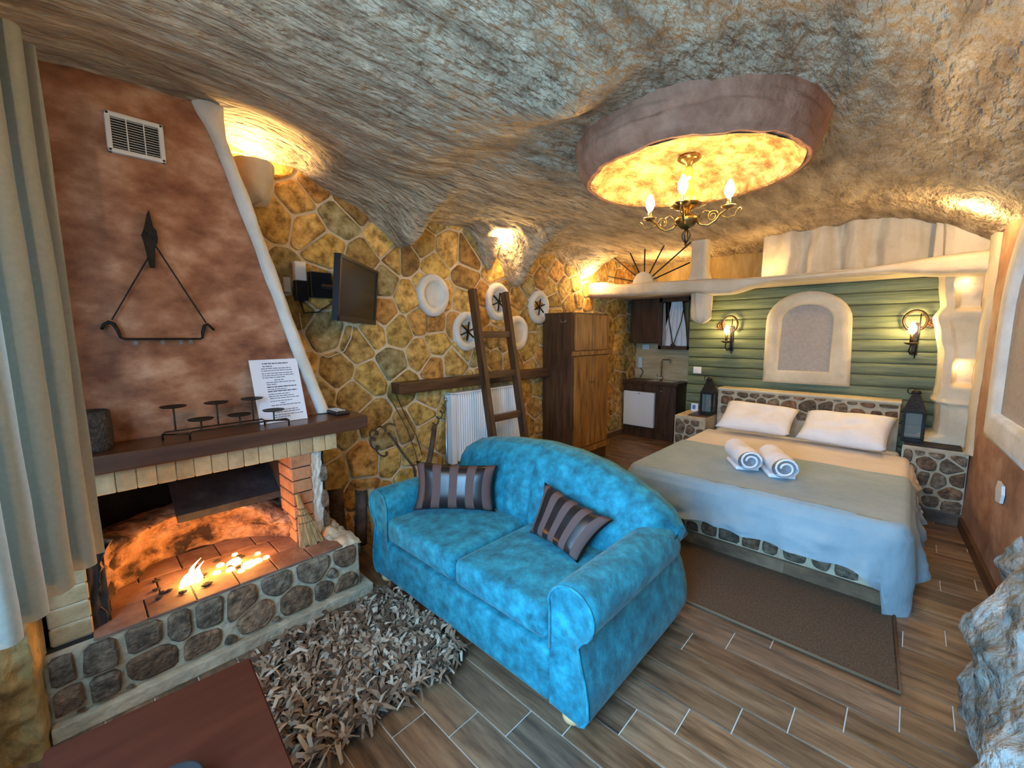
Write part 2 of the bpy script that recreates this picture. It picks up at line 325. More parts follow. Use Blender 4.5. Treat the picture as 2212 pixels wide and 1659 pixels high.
NSL_ST = [(1.87, 0.47, -0.054, 0.008, -0.003, -0.073), (1.796, 0.542, -0.029, 0.004, -0.001, -0.024), (1.697, 0.535, -0.045, 0.007, -0.001, -0.03), (1.54, 0.544, -0.076, 0.011, -0.002, -0.043), (1.751, 0.45, -0.049, 0.008, -0.002, -0.048), (1.641, 0.44, -0.05, 0.008, -0.002, -0.032), (1.876, 0.334, -0.042, 0.007, -0.002, -0.049), (1.78, 0.314, -0.041, 0.007, -0.003, -0.061), (1.689, 0.366, -0.046, 0.008, -0.002, -0.042), (1.865, 0.212, -0.054, 0.01, -0.002, -0.055), (1.536, 0.451, -0.049, 0.008, -0.002, -0.035), (1.762, 0.182, -0.047, 0.009, -0.002, -0.049), (1.661, 0.263, -0.051, 0.01, -0.002, -0.048), (1.564, 0.352, -0.049, 0.009, -0.002, -0.047)]
NSR_ST = [(-0.023, 0.516, -0.04, 0.008, -0.004, -0.057), (-0.11, 0.553, -0.031, 0.006, -0.002, -0.021), (-0.211, 0.549, -0.044, 0.009, -0.002, -0.027), (-0.342, 0.535, -0.056, 0.012, -0.003, -0.035), (-0.159, 0.473, -0.057, 0.012, -0.004, -0.055), (-0.292, 0.47, -0.063, 0.014, -0.004, -0.049), (-0.066, 0.4, -0.04, 0.009, -0.004, -0.047), (-0.149, 0.353, -0.032, 0.008, -0.004, -0.056), (-0.231, 0.34, -0.044, 0.011, -0.005, -0.06), (-0.35, 0.365, -0.053, 0.013, -0.005, -0.058), (-0.185, 0.243, -0.029, 0.008, -0.002, -0.023), (-0.32, 0.251, -0.069, 0.019, -0.004, -0.045), (-0.204, 0.158, -0.046, 0.013, -0.004, -0.051), (-0.134, 0.09, -0.046, 0.013, -0.003, -0.033), (-0.329, 0.142, -0.072, 0.021, -0.005, -0.055), (-0.225, 0.069, -0.047, 0.014, -0.002, -0.019), (-0.36, 0.063, -0.027, 0.008, -0.001, -0.016), (-0.062, 0.274, -0.037, 0.009, -0.004, -0.052), (-0.084, 0.173, -0.033, 0.009, -0.003, -0.043)]
BED_ST = [(1.072, 0.127, -0.037, 0.012, -0.001, -0.03), (0.956, 0.142, -0.05, 0.017, -0.002, -0.036), (0.822, 0.136, -0.066, 0.023, -0.002, -0.044), (0.687, 0.145, -0.049, 0.017, -0.003, -0.045), (0.574, 0.132, -0.039, 0.014, -0.003, -0.044), (0.436, 0.154, -0.059, 0.022, -0.002, -0.034), (0.302, 0.16, -0.046, 0.018, -0.003, -0.044), (0.177, 0.16, -0.047, 0.019, -0.004, -0.053), (0.053, 0.168, -0.038, 0.016, -0.004, -0.051), (-0.041, 0.135, -0.038, 0.017, -0.003, -0.04), (-0.035, 0.21, -0.031, 0.013, -0.002, -0.02), (1.168, 0.119, -0.039, 0.013, -0.001, -0.027)]

# ================================================================ SETTING
# ---- floor: grout bed and single wood-look tiles laid in a quarter-offset bond along Y
struct('floor', box(-.7, 6.4, -.75, 3.35, -.06, -.004), 'grout')
FLOOR = bpy.data.objects['floor']
TW, TL = .1525, .6305
t0 = new(); box(.0026, TW - .0026, .0026, TL - .0026, -.02, 0, .0012, 1, t0)
tile_me = None
for i in range(-13, 32):
    x0 = 1.478 + TW*i
    yj = .5505 - .1576*i
    k0 = math.floor((-.62 - yj)/TL)
    for k in range(k0, k0 + 8):
        y0 = yj + TL*k
        if y0 > 3.2 or y0 + TL < -.6 or x0 > 6.15: continue
        if 3.15 < x0 < 4.95 and y0 > .0 and y0 + TL < 1.45: continue      # under the bed
        if x0 < 1.0 and y0 > 2.32: continue                                # under the hearth
        if y0 + TL < -.1 and x0 < 1.9: continue                            # under the cave rock
        if tile_me is None:
            o = finish('tile', t0, 'tile'); tile_me = o.data
        else:
            o = bpy.data.objects.new('tile', tile_me); COL.objects.link(o)
        o.location = (x0, y0, 0); o.parent = FLOOR

# ---- left wall: mortar bed with every field stone set into it
struct('wall_left', box(-.7, 6.35, 3.165, 3.32, 0, 2.95), 'mortar')
WL = bpy.data.objects['wall_left']
def clip(poly, mx, my, nx, ny):
    out = []; n = len(poly)
    for i in range(n):
        p, q = poly[i], poly[(i + 1) % n]
        dp = (p[0] - mx)*nx + (p[1] - my)*ny; dq = (q[0] - mx)*nx + (q[1] - my)*ny
        if dp <= 0: out.append(p)
        if dp*dq < 0:
            t = dp/(dp - dq); out.append((p[0] + (q[0] - p[0])*t, p[1] + (q[1] - p[1])*t))
    return out
def voronoi(x0, x1, y0, y1, sp, seed, jit=.42, relax=1, asp=1.0):
    rr = random.Random(seed); S = []
    ny = int((y1 - y0)/(sp*.88)) + 1
    for j in range(-1, ny + 1):
        nx = int((x1 - x0)/sp) + 2
        for i in range(-1, nx):
            S.append((x0 + (i + .5*(j % 2) + rr.uniform(-jit, jit))*sp, y0 + (j + rr.uniform(-jit, jit))*sp*.88))
    S = [s for k, s in enumerate(S) if rr.random() > .13]
    cells = []
    for rep in range(relax + 1):
        cells = []
        for a in S:
            c = [(a[0] - 2*sp, a[1] - 2*sp), (a[0] + 2*sp, a[1] - 2*sp), (a[0] + 2*sp, a[1] + 2*sp), (a[0] - 2*sp, a[1] + 2*sp)]
            for b in S:
                if b is a or abs(b[0] - a[0]) > 3*sp or abs(b[1] - a[1]) > 3*sp: continue
                c = clip(c, (a[0] + b[0])/2, (a[1] + b[1])/2, b[0] - a[0], b[1] - a[1])
                if not c: break
            cells.append(c)
        if rep < relax:
            S = [(.55*s[0] + .45*sum(p[0] for p in c)/len(c), .55*s[1] + .45*sum(p[1] for p in c)/len(c)) if c else s for s, c in zip(S, cells)]
    out = []
    for c in cells:
        if len(c) < 3: continue
        for nx_, ny_, lim in ((-1, 0, x0), (1, 0, x1), (0, -1, y0), (0, 1, y1)):
            c = clip(c, lim if nx_ else 0, lim if ny_ else 0, nx_, ny_) if c else c
        if len(c) >= 3: out.append(c)
    return out
def shrink(c, g):
    n = len(c); A = sum(c[i][0]*c[(i + 1) % n][1] - c[(i + 1) % n][0]*c[i][1] for i in range(n))/2
    if A < 0: c = c[::-1]
    src = c; out = [(-99, -99), (99, -99), (99, 99), (-99, 99)]
    for i in range(n):
        (ax, ay), (bx_, by_) = src[i], src[(i + 1) % n]
        ex, ey = bx_ - ax, by_ - ay; L_ = math.hypot(ex, ey)
        if L_ < 1e-4: continue
        nx, ny = ey/L_, -ex/L_
        out = clip(out, ax - nx*g, ay - ny*g, nx, ny)
        if not out: return None
    return out
def rounded(c):
    o = []; n = len(c)
    for i in range(n):
        p, q = c[i], c[(i + 1) % n]; L_ = math.hypot(q[0] - p[0], q[1] - p[1])
        t = min(.24, .016/L_ if L_ > 1e-4 else .24)
        o.append((p[0] + (q[0] - p[0])*t, p[1] + (q[1] - p[1])*t)); o.append((q[0] + (p[0] - q[0])*t, q[1] + (p[1] - q[1])*t))
    r = []
    for p in o:
        if not r or math.hypot(p[0] - r[-1][0], p[1] - r[-1][1]) > .010: r.append(p)
    return r
def rubble(data, x0, x1, y0, y1, gap, k=1.22):
    """stone outlines around given centres: cells between neighbours, limited to each stone's own size"""
    out = []
    for a in data:
        hx, hy = (abs(a[2]) + abs(a[4])*.7)*k, (abs(a[3])*.7 + abs(a[5]))*k
        c = [(a[0] - hx, a[1] - hy*.6), (a[0] - hx*.55, a[1] - hy), (a[0] + hx*.6, a[1] - hy), (a[0] + hx, a[1] - hy*.55), (a[0] + hx, a[1] + hy*.6), (a[0] + hx*.55, a[1] + hy), (a[0] - hx*.6, a[1] + hy), (a[0] - hx, a[1] + hy*.5)]
        c = [(p[0] + random.uniform(-.12, .12)*hx, p[1] + random.uniform(-.12, .12)*hy) for p in c]
        for b in data:
            if b is a: continue
            # weighted bisector, so that the larger stone keeps more room
            ra, rb = abs(a[2]) + abs(a[5]), abs(b[2]) + abs(b[5]); t = ra/(ra + rb)
            c = clip(c, a[0] + (b[0] - a[0])*t, a[1] + (b[1] - a[1])*t, b[0] - a[0], b[1] - a[1]) if c else c
        for nx_, ny_, lim in ((-1, 0, x0), (1, 0, x1), (0, -1, y0), (0, 1, y1)):
            c = clip(c, lim if nx_ else 0, lim if ny_ else 0, nx_, ny_) if c else c
        if not c or len(c) < 3: continue
        s = shrink(c, gap)
        if not s or len(s) < 3: continue
        s = rounded(s)
        if len(s) >= 4 and max(p[0] for p in s) - min(p[0] for p in s) > .015: out.append(s)
    return out
for c in voronoi(.62, 6.14, .0, 2.74, .243, 11, relax=1):
    s = shrink(c, random.uniform(.006, .011))
    if not s: continue
    s = rounded(s)
    xs = [p[0] for p in s]; zs = [p[1] for p in s]
    if len(s) < 4 or (max(xs) - min(xs)) < .05 or (max(zs) - min(zs)) < .04: continue
    if min(xs) > 3.85 and max(xs) < 4.5 and max(zs) < 1.7: continue        # wholly behind the wardrobe
    finish('stone', stone(s, planeY(3.165), .022, ins=.84), 'gold_stone', WL)
struct('baseboard_left', box(4.52, 5.76, 3.135, 3.166, 0, .075, .004, 1), 'tile')

# ---- window wall (plane X = -.17): masonry around a glazed door and a curtained window
ww = new()
for a in ((-.75, -.28, 0, 2.9), (.88, 1.02, 0, 2.9), (2.02, 3.2, .66, 2.9), (-.28, .88, 2.22, 2.9), (1.02, 2.02, 0, .66), (1.02, 2.02, 2.25, 2.9)):
    box(-.68, -.5, a[0], a[1], a[2], a[3], 0, 1, ww)
struct('wall_window', ww, 'plaster')
# rough ochre rock jamb beside the hearth, facing into the window bay, plaster above it
g = grid(lambda u, v: Vector((-.66 + .485*u, 2.215 + .03*fbm(Vector((u*3, v*3, 3))) + .018*fbm(Vector((u*9, v*9, 1))) + .10*smoothstep(.9, 1, v) + .10*smoothstep(.93, 1, u), .69*v)), 60, 60)
struct('trim_2', g, 'rock_gold', True)
struct('wall_jamb', box(-.68, -.19, 2.36, 3.2, 0, 2.9), 'plaster')
f1 = new()
for a in ((1.02, 1.09, .66, 2.25), (1.95, 2.02, .66, 2.25), (1.5, 1.55, .66, 2.25), (1.02, 2.02, .66, .73), (1.02, 2.02, 2.18, 2.25)):
    box(-.62, -.56, a[0], a[1], a[2], a[3], 0, 1, f1)
w1 = struct('window_1', f1, 'white_paint')
for a, b in ((1.09, 1.5), (1.55, 1.95)):
    finish('pane', box(-.595, -.59, a, b, .73, 2.18), 'glass', w1)
finish('sill', box(-.58, -.46, 1.02, 2.02, .645, .665, .004), 'white_paint', w1)
f2 = new()
for a in ((-.28, -.20, 0, 2.22), (.80, .88, 0, 2.22), (-.28, .88, 2.14, 2.22), (-.28, .88, 0, .12)):
    box(-.64, -.58, a[0], a[1], a[2], a[3], 0, 1, f2)
d1 = struct('door_1', f2, 'white_paint')
finish('pane', box(-.615, -.61, -.20, .80, .12, 2.14), 'glass', d1)
finish('door_handle', tube([(-.575, .76, 1.02), (-.545, .76, 1.02), (-.545, .66, 1.02)], .009), 'steel', d1)

# ---- right wall: rust plaster with a baseboard, slightly converging
def ry(x): return -.48 + .0608*(x - 3.24)
def rwall(u, v):
    x = -.66 + 6.96*u; z = 2.75*v
    y = ry(x) + .012*fbm(Vector((x*2, z*2, 5)))
    return Vector((x, y, z))
struct('wall_right', grid(rwall, 120, 50), 'rwall', True)
bb = new()
for i in range(8):
    x0 = 2.9 + i*.233; x1 = x0 + .233
    a = [(x0, ry(x0)), (x1, ry(x1)), (x1, ry(x1) + .022), (x0, ry(x0) + .022)]
    prism(a, lambda p, q, h: Vector((p, q, h)), 0, .085, bb)
bmesh.ops.remove_doubles(bb, verts=bb.verts, dist=1e-4)
struct('baseboard_right', bb, 'dark_wood')
# blind arched window on the right wall: thick white plaster surround and recessed grey panel
def rplane(a, b, h): return Vector((a, ry(a) + .004 + h, b))
def archpts(x0, x1, z0, zs, n=14, hgt=None):
    c = (x0 + x1)/2; r = (x1 - x0)/2; hgt = hgt or r
    return [(x0, z0), (x1, z0)] + [(c + r*math.cos(math.pi*k/n), zs + hgt*math.sin(math.pi*k/n)) for k in range(n + 1)]
def arch_ring(outer, inner, fn, h0, h1, bm=None):
    bm = bm or new(); n = len(outer)
    O0 = [bm.verts.new(fn(*p, h0)) for p in outer]; O1 = [bm.verts.new(fn(*p, h1*.8)) for p in outer]
    M1 = [bm.verts.new(fn(p[0]*.75 + q[0]*.25, p[1]*.75 + q[1]*.25, h1)) for p, q in zip(outer, inner)]
    M2 = [bm.verts.new(fn(p[0]*.2 + q[0]*.8, p[1]*.2 + q[1]*.8, h1)) for p, q in zip(outer, inner)]
    I1 = [bm.verts.new(fn(*p, h1*.75)) for p in inner]; I0 = [bm.verts.new(fn(*p, h0)) for p in inner]
    for A, B in ((O0, O1), (O1, M1), (M1, M2), (M2, I1), (I1, I0)):
        for i in range(n): bm.faces.new((A[i], A[(i + 1) % n], B[(i + 1) % n], B[i]))
    return bm
bn = thing('blind_niche', 'thick white plaster arched blind window on the rust wall at the right edge', 'niche', (3.7, ry(3.7) + .03, .85))
finish('surround', arch_ring(archpts(2.7, 4.06, .87, 1.62), archpts(2.9, 3.90, 1.04, 1.60), rplane, -.02, .055), 'plaster_white', bn, True)
finish('panel', prism(archpts(2.9, 3.90, 1.04, 1.60), rplane, -.01, .012), 'canvas', bn)
# rough grey cave rock swelling out of the right wall beside the camera
def rock(u, v):
    x = -.5 + 3.77*u; z = 1.15*v
    y = -.285 - .19*smoothstep(2.15, 3.25, x) + .02
    b = smoothstep(.3, 1.15, z); y -= .30*b
    p = Vector((x*2.2, z*2.2, 9))
    y += .07*fbm(p) + .035*fbm(p*3.1) + .012*fbm(p*9)
    return Vector((x + .03*fbm(p + Vector((7, 0, 0))), y, z))
struct('trim_3', grid(rock, 170, 70), 'rock_grey', True)

# ---- green log-clad partition behind the bed
struct('wall_back', box(5.33, 5.45, -.6, 2.02, 0, 2.06), 'dark_wood')
WB = bpy.data.objects['wall_back']
BH = .1122
for k in range(18):
    z0 = 1.467 + BH*(k - 13)
    if z0 > 2.04: continue
    prof = [(.004, .0015), (.016, .004), (.022, .012), (.026, .035), (.027, .056), (.026, .078), (.022, .10), (.016, BH - .004), (.004, BH - .0015)]
    b = new(); ra = [b.verts.new((5.335 - h, -.58, z0 + q)) for h, q in prof]; rb = [b.verts.new((5.335 - h, 2.02, z0 + q)) for h, q in prof]
    for i in range(len(prof) - 1): b.faces.new((ra[i], ra[i + 1], rb[i + 1], rb[i]))
    b.faces.new(ra); b.faces.new(rb)
    finish('plank', b, 'green', WB)
# ---- kitchen alcove behind it
struct('wall_kitchen', box(6.15, 6.3, -.6, 3.2, 0, 2.95), 'gold_plaster')
bs = new(); box(6.135, 6.15, 2.0, 3.16, .84, 1.42, 0, 1, bs)
struct('trim_4', bs, 'backsplash')

# ---- loft: slab, wavy plaster beam with hanging stub, column and rear block
struct('loft_floor', box(4.86, 6.2, -.6, 3.17, 2.03, 2.10), 'plaster')
top = [(-.7, 2.17), (-.12, 2.137), (.255, 2.10), (.6, 2.085), (.92, 2.085), (1.3, 2.105), (1.88, 2.133), (2.4, 2.15), (2.74, 2.155), (3.0, 2.20), (3.2, 2.21)]
bot = [(-.7, 1.95), (-.13, 1.985), (.2, 2.035), (.56, 2.035), (1.0, 2.03), (1.23, 2.0), (1.44, 1.945), (1.62, 1.95), (1.82, 1.983), (2.55, 1.99), (3.2, 2.016)]
def beam(u, v):
    y = -.66 + 3.83*v; a = 2*math.pi*u
    zt, zb = lerp_pts(top, y), lerp_pts(bot, y); zc = (zt + zb)/2; hz = (zt - zb)/2
    ca, sa = math.cos(a), math.sin(a); s = (abs(ca)**4 + abs(sa)**4)**-.25
    p = Vector((4.90 + .145*ca*s, y, zc + hz*sa*s))
    return p + Vector((ca, 0, sa))*.012*fbm(Vector((p.x*6, y*2.2, p.z*6)))
struct('trim_1', grid(beam, 28, 150, closed_u=True), 'plaster', True)
def stub(u, v):
    a = 2*math.pi*u; r = .118*(1 - .12*v)*(1 - max(0, (v - .8)/.2)**2*.75)
    p = Vector((4.93 + r*.8*math.cos(a), 1.755 + r*math.sin(a), 2.02 - .375*v))
    return p + Vector((math.cos(a), math.sin(a), 0))*.018*fbm(Vector((math.cos(a)*4, math.sin(a)*4, p.z*3)))
sb = grid(stub, 32, 24, closed_u=True); bmesh.ops.holes_fill(sb, edges=[e for e in sb.edges if e.is_boundary], sides=0)
struct('trim_5', sb, 'plaster', True)
def column(u, v):
    a = 2*math.pi*u; ca, sa = math.cos(a), math.sin(a); s = (abs(ca)**5 + abs(sa)**5)**-.2
    f = 1 + .35*smoothstep(.25, 0, v) + .2*smoothstep(.9, 1, v)
    return Vector((4.92 + .085*ca*s*f, 1.785 + .085*sa*s*f, 2.10 + .56*v))
struct('column', grid(column, 24, 14, closed_u=True), 'plaster', True)
def block(u, v):    # fluted plaster mass at the right of the loft
    y = 1.33 - 1.45*u; z = 2.08 + .62*v
    x = 5.16 + .05*math.sin(y*23 + 2*fbm(Vector((y*3, z, 0))))*smoothstep(.1, .5, y) + .03*fbm(Vector((y*7, z*1.5, 2)))
    x += .5*smoothstep(1.22, 1.33, y) + .035*smoothstep(.14, -.1, y)
    return Vector((x, y, z))
struct('trim_6', grid(block, 140, 16), 'plaster', True)
struct('trim_7', box(5.05, 5.7, -.7, -.06, 2.1, 2.7, .03), 'plaster')

# ---- cave ceiling: one brushed plaster skin that hangs down in scallops over the stone wall
ZS = [(-.3, 2.72), (.6, 2.72), (.975, 2.67), (1.16, 2.67), (1.34, 2.58), (1.54, 2.52), (1.8, 2.37), (1.97, 2.27), (2.1, 2.45), (2.4, 2.53), (2.67, 2.545), (2.84, 2.41),
      (3.1, 2.28), (3.29, 2.04), (3.45, 2.20), (3.68, 2.36), (4.02, 2.455), (4.39, 2.36), (4.62, 2.22), (4.8, 2.24), (5.0, 2.42), (6.3, 2.5)]
def ceil_z(x, y):
    z = 2.555 + .17*gauss((x - .45)/.95)*gauss((y - 2.9)/.9) + .02*fbm(Vector((x*1.1, y*1.1, 0)), 3)
    z += .12*gauss((x - .95)/.35)*gauss((y - 3.0)/.4)
    st = smoothstep(1.80, 1.46, x)*smoothstep(.2, 1.4, x)*smoothstep(.6, 1.0, y)*smoothstep(2.75, 2.2, y)
    z -= .05*st + .075*gauss((x - 1.45)/.15)*gauss((y - 1.13)/.15) + .03*gauss((x - 1.3)/.3)*gauss((y - 1.5)/.3)
    pend = gauss((x - 1.95)/.17) + gauss((x - 3.27)/.17)
    y0 = 2.42 - .12*pend; t = max(0, min(1, (y - y0)/(3.17 - y0)))
    zs = lerp_pts(ZS, x)
    if x > 4.8: t *= smoothstep(5.3, 4.85, x)
    z += (zs - z)*(t**(2.6 - 1.1*min(1, pend)))
    z -= .15*gauss((x - 1.90)/.13)*gauss((y - 2.93)/.17) + .17*gauss((x - 3.24)/.11)*gauss((y - 2.97)/.15) + .06*gauss((x - 4.45)/.2)*gauss((y - 2.9)/.2)
    # uplight pockets scooped beside the second pendant and at the loft corner
    z += .10*gauss((x - 3.0)/.10)*gauss((y - 3.0)/.14)
    r = max(0, (.42 - y)/.85); z -= .33*r*r*(1 + .15*fbm(Vector((x*1.3, 0, 4))))
    z += .013*fbm(Vector((x*2.5, y*9, 0))) + .006*fbm(Vector((x*6, y*26, 3)))
    return z
def ceil(u, v):
    x = -.68 + 6.94*u; y = -.72 + 3.9*v**.85
    return Vector((x, y, ceil_z(x, y)))
struct('ceiling', grid(ceil, 300, 260), 'ceiling', True)
struct('roof_slab', box(-.72, 6.4, -.8, 3.4, 2.96, 3.0), 'plaster')
# little plaster shelves that carry the hidden uplights
def pocket(nm, x, y, z, r, h, depth=.16, ywall=3.165, cone=False):
    def f(u, v):
        a = math.pi*u; k = ((.12 + .88*v**.7) if cone else (.62 + .38*v**.5))*smoothstep(-.001, .09, v)
        return Vector((x - r*k*math.cos(a), ywall - depth*k*math.sin(a), z - h + h*v)) + Vector((0, 0, .012*fbm(Vector((u*4, v*3, x)))))
    b = grid(f, 18, 10)
    rough(b, .014, 9, x); return struct(nm, b, 'ceiling' if cone else 'plaster', True)
pocket('trim_8', .87, 3.0, 2.60, .15, .24, .24)
pocket('trim_9', 2.95, 3.0, 2.47, .15, .30, .17, cone=True)
point('pocket_light', (.86, 3.02, 2.57), 8.5, WARM, .02)
point('pocket_light', (2.99, 2.99, 2.47), 8, WARM, .02)
point('pocket_light', (4.62, 3.0, 2.24), 8, WARM, .02)
pk = pocket('trim_11', 2.0, 0, 2.30, .16, .2, .16)
for v in pk.data.vertices: v.co.y = -.55 + (3.165 - v.co.y)          # the same shelf on the right wall, beyond the frame
point('pocket_light', (2.0, -.41, 2.26), 34, WARM, .03)
pk = pocket('added_lamp_shelf', .45, 0, 2.38, .16, .2, .16)
for v in pk.data.vertices: v.co.x, v.co.y = -.5 + (3.165 - v.co.y), v.co.x + .5      # unseen shelf added on the window wall above the camera
point('pocket_light', (-.36, .95, 2.33), 30, WARM, .03)  # added lamp out of view, warms the ceiling and room
point('loft_light', (5.5, 2.4, 2.3), 10, WARM, .05)
point('loft_light', (5.02, 1.22, 2.2), 2.2, WARM, .03)
point('loft_light', (4.3, -.22, 2.33), 8, WARM, .03)

# ---- white plaster pilaster with two lit niches, standing on the right nightstand
def pil(u, v):
    z = .6 + 2.0*v; yl = lerp_pts([(.6, -.10), (.64, -.14), (.68, -.20), (.8, -.205), (.93, -.20), (.955, -.165), (1.0, -.18), (1.1, -.19), (1.35, -.185), (1.55, -.15), (1.66, -.125), (1.75, -.165), (1.95, -.14), (2.2, -.12), (2.6, -.10)], z)
    pts = [(5.34, yl + .02), (5.10, yl + .015), (4.99, yl - .01), (4.955, yl - .06), (4.95, yl - .14), (4.95, -.43)]
    k = u*(len(pts) - 1); i = min(int(k), len(pts) - 2); t = k - i
    x = pts[i][0]*(1 - t) + pts[i + 1][0]*t; y = pts[i][1]*(1 - t) + pts[i + 1][1]*t
    front = smoothstep(.45, .62, u)
    def rec(za, zb): return smoothstep(za - .02, za + .025, z)*smoothstep(zb + .05, zb - .06, z)*smoothstep(.58, .70, u)*smoothstep(1.0, .93, u)
    x += .10*rec(1.72, 1.97) + .10*rec(1.10, 1.31)*1 + .03*rec(1.33, 1.64) - .02*smoothstep(.03, 0, abs(z - .955))*front
    return Vector((x + .006*fbm(Vector((y*9, z*5, 1))), y + .004*fbm(Vector((x*9, z*7, 4))), z))
struct('trim_13', grid(lambda u, v: Vector((4.62 + .36*u, ry(4.62 + .36*u) + .005 + .022*math.sin(math.pi*min(1, .12 + u)) + .008*fbm(Vector((u*3, v*7, 8))) - .03*smoothstep(.18, 0, u), .6 + 1.9*v)), 16, 60), 'plaster', True)
struct('pilaster', grid(pil, 60, 180), 'plaster', True)
point('niche_light', (5.0, -.265, 1.92), .28, WARM, .015)
point('niche_light', (5.0, -.30, 1.25), .25, WARM, .015)

# ================================================================ FIREPLACE
fp = thing('fireplace', 'tall fireplace with terracotta hood, dark wooden mantel and a raised rubble stone hearth', 'fireplace', (.45, 2.6, 0))
hb = finish('hearth_base', subdiv(box(-.19, 1.065, 2.285, 3.16, .055, .34, .012), 0), 'white_mortar', fp)
for s in rubble(HEARTH_ST, -.185, 1.06, .065, .335, .008):
    finish('stone', stone(s, planeY(2.285), .024, ins=.8), 'dark_stone', hb)
for s in ((2.36, .27, .06, 0, 0, .05), (2.52, .2, .08, 0, 0, .07), (2.75, .24, .09, 0, 0, .07), (2.4, .13, .06, 0, 0, .05), (2.95, .15, .09, 0, 0, .06)):
    finish('stone', stone(blob(*s, n=10), lambda a, b, h: Vector((1.065 + h, a, b)), .03, ins=.75), 'dark_stone', hb)
finish('plinth', box(-.19, 1.125, 2.245, 3.16, 0, .06, .006), 'white_mortar', fp)
ht = finish('hearth_top', box(-.19, 1.0, 2.30, 3.1, .325, .343), 'soot', fp)
for i in range(6):
    for j in range(3):
        x0 = -.05 + i*.17 + .06*(j % 2)
        finish('fire_tile', box(x0 + .002, x0 + .166, 2.275 + j*.19, 2.275 + j*.19 + .186, .335, .348, .002, 1), 'hearth_tile', ht)
lump = grid(lambda u, v: Vector((.93 + .15*u, 2.27 + .55*v,   .335 + .05*(math.sin(math.pi*u)*math.sin(math.pi*v))**.5*(.7 + .5*fbm(Vector((u*3, v*6, 2)))))), 14, 30); 
rough(lump, .012, 22, 3); finish('mortar_cap', lump, 'white_mortar', fp, True)
# piers
def pier(nm, x0, x1, y0, z0, z1, n, m, gap=.006):
    p = finish(nm, box(x0 + .006, x1 - .006, y0 + .006, 3.0, z0, z1), 'mortar' if m == 'brick' else 'soot', fp)
    h = (z1 - z0)/n
    for k in range(n):
        finish('brick', box(x0, x1, y0, y0 + .22, z0 + k*h + gap/2, z0 + (k + 1)*h - gap/2, .004, 1), m, p)
    return p
pier('pier', .795, .905, 2.50, .343, .862, 7, 'red_brick')
pier('pier', -.165, -.045, 2.325, .343, .862, 7, 'brick', .008)
ps = grid(lambda u, v: Vector((.905 + .075*u, 2.512 + .03*u + .012*fbm(Vector((u*5, v*14, 1))), .34 + .52*v)), 10, 50)
finish('plaster_strip', ps, 'plaster_white', fp, True)
for z in (.42, .55, .71):
    finish('stone', stone(blob(.985, z, .022, 0, 0, .055, n=8), planeY(2.535), .012), 'dark_stone', fp)
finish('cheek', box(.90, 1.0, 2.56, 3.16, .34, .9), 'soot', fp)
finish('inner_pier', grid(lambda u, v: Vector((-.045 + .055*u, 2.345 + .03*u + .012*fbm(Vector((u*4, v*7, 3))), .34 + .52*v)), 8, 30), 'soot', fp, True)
# lintel of soldier bricks
lt = finish('lintel', box(-.19, 1.062, 2.512, 2.62, .862, .958), 'mortar', fp)
for k in range(18):
    x1 = 1.064 - k*.0706
    if x1 < -.12: break
    finish('brick', box(x1 - .0676, x1, 2.503, 2.6, .858, .955, .003, 1), 'brick', lt)
# mantel
finish('mantel', box(-.19, 1.258, 2.475, 3.155, .956, 1.04, .008, 2), 'mantel', fp)
# hood with rounded white rim
edge = [(1.065, 1.04), (.955, 1.385), (.87, 1.69), (.79, 1.97), (.68, 2.36), (.62, 2.55), (.58, 2.68), (.56, 2.86)]
hp = [(-.19, 1.04)] + edge + [(-.19, 2.86)]
hood = finish('hood', prism(hp, planeY(2.75), 0, -.41), 'terracotta', fp)
def rimf(u, v):
    k = v*(len(edge) - 1); i = min(int(k), len(edge) - 2); t = k - i
    x = edge[i][0]*(1 - t) + edge[i + 1][0]*t; z = edge[i][1]*(1 - t) + edge[i + 1][1]*t
    a = 2*math.pi*u; w = .040 + .05*smoothstep(.72, 1, v) - .004*v; d = .035
    return Vector((x + .026 + w*math.cos(a) + .006*fbm(Vector((0, z*5, a))), 2.757 + d*math.sin(a) + .006*fbm(Vector((3, z*6, a))), z + .004))
finish('rim', grid(rimf, 18, 60, closed_u=True), 'plaster_white', hood, True)
# firebox: curved rough clay back, sooty chamber above
bk = [(-.005, 2.36), (.02, 2.50), (.08, 2.66), (.20, 2.79), (.36, 2.845), (.52, 2.83), (.66, 2.75), (.77, 2.63), (.83, 2.52)]
def clayf(u, v):
    k = u*(len(bk) - 1); i = min(int(k), len(bk) - 2); t = k - i
    x = bk[i][0]*(1 - t) + bk[i + 1][0]*t; y = bk[i][1]*(1 - t) + bk[i + 1][1]*t
    top_ = lerp_pts([(0, .70), (.12, .62), (.3, .585), (.55, .575), (.75, .54), (.85, .47), (1, .44)], u) + .03*fbm(Vector((u*9, 0, 4)))
    c = Vector((.42, 2.45)); d = (Vector((x, y)) - c).normalized()
    vv = min(1, v/.7); over = max(0, (v - .7)/.3)
    r = .02 + .035*fbm(Vector((x*7, y*7, vv*4))) - .05*vv**2 + .22*over
    return Vector((x + d.x*r, y + d.y*r, .335 + (top_ - .335)*vv + .03*math.sin(over*math.pi)))
finish('fireback', grid(clayf, 90, 30), 'clay', fp, True)
fb = new()
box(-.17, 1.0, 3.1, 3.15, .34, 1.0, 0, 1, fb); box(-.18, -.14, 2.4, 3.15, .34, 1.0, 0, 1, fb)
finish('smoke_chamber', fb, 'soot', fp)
finish('ash_shelf', prism([(2.74, .60), (3.12, .86), (3.12, .82), (2.74, .56)], lambda a, b, h: Vector((h, a, b)), .30, .88), 'ash', fp)
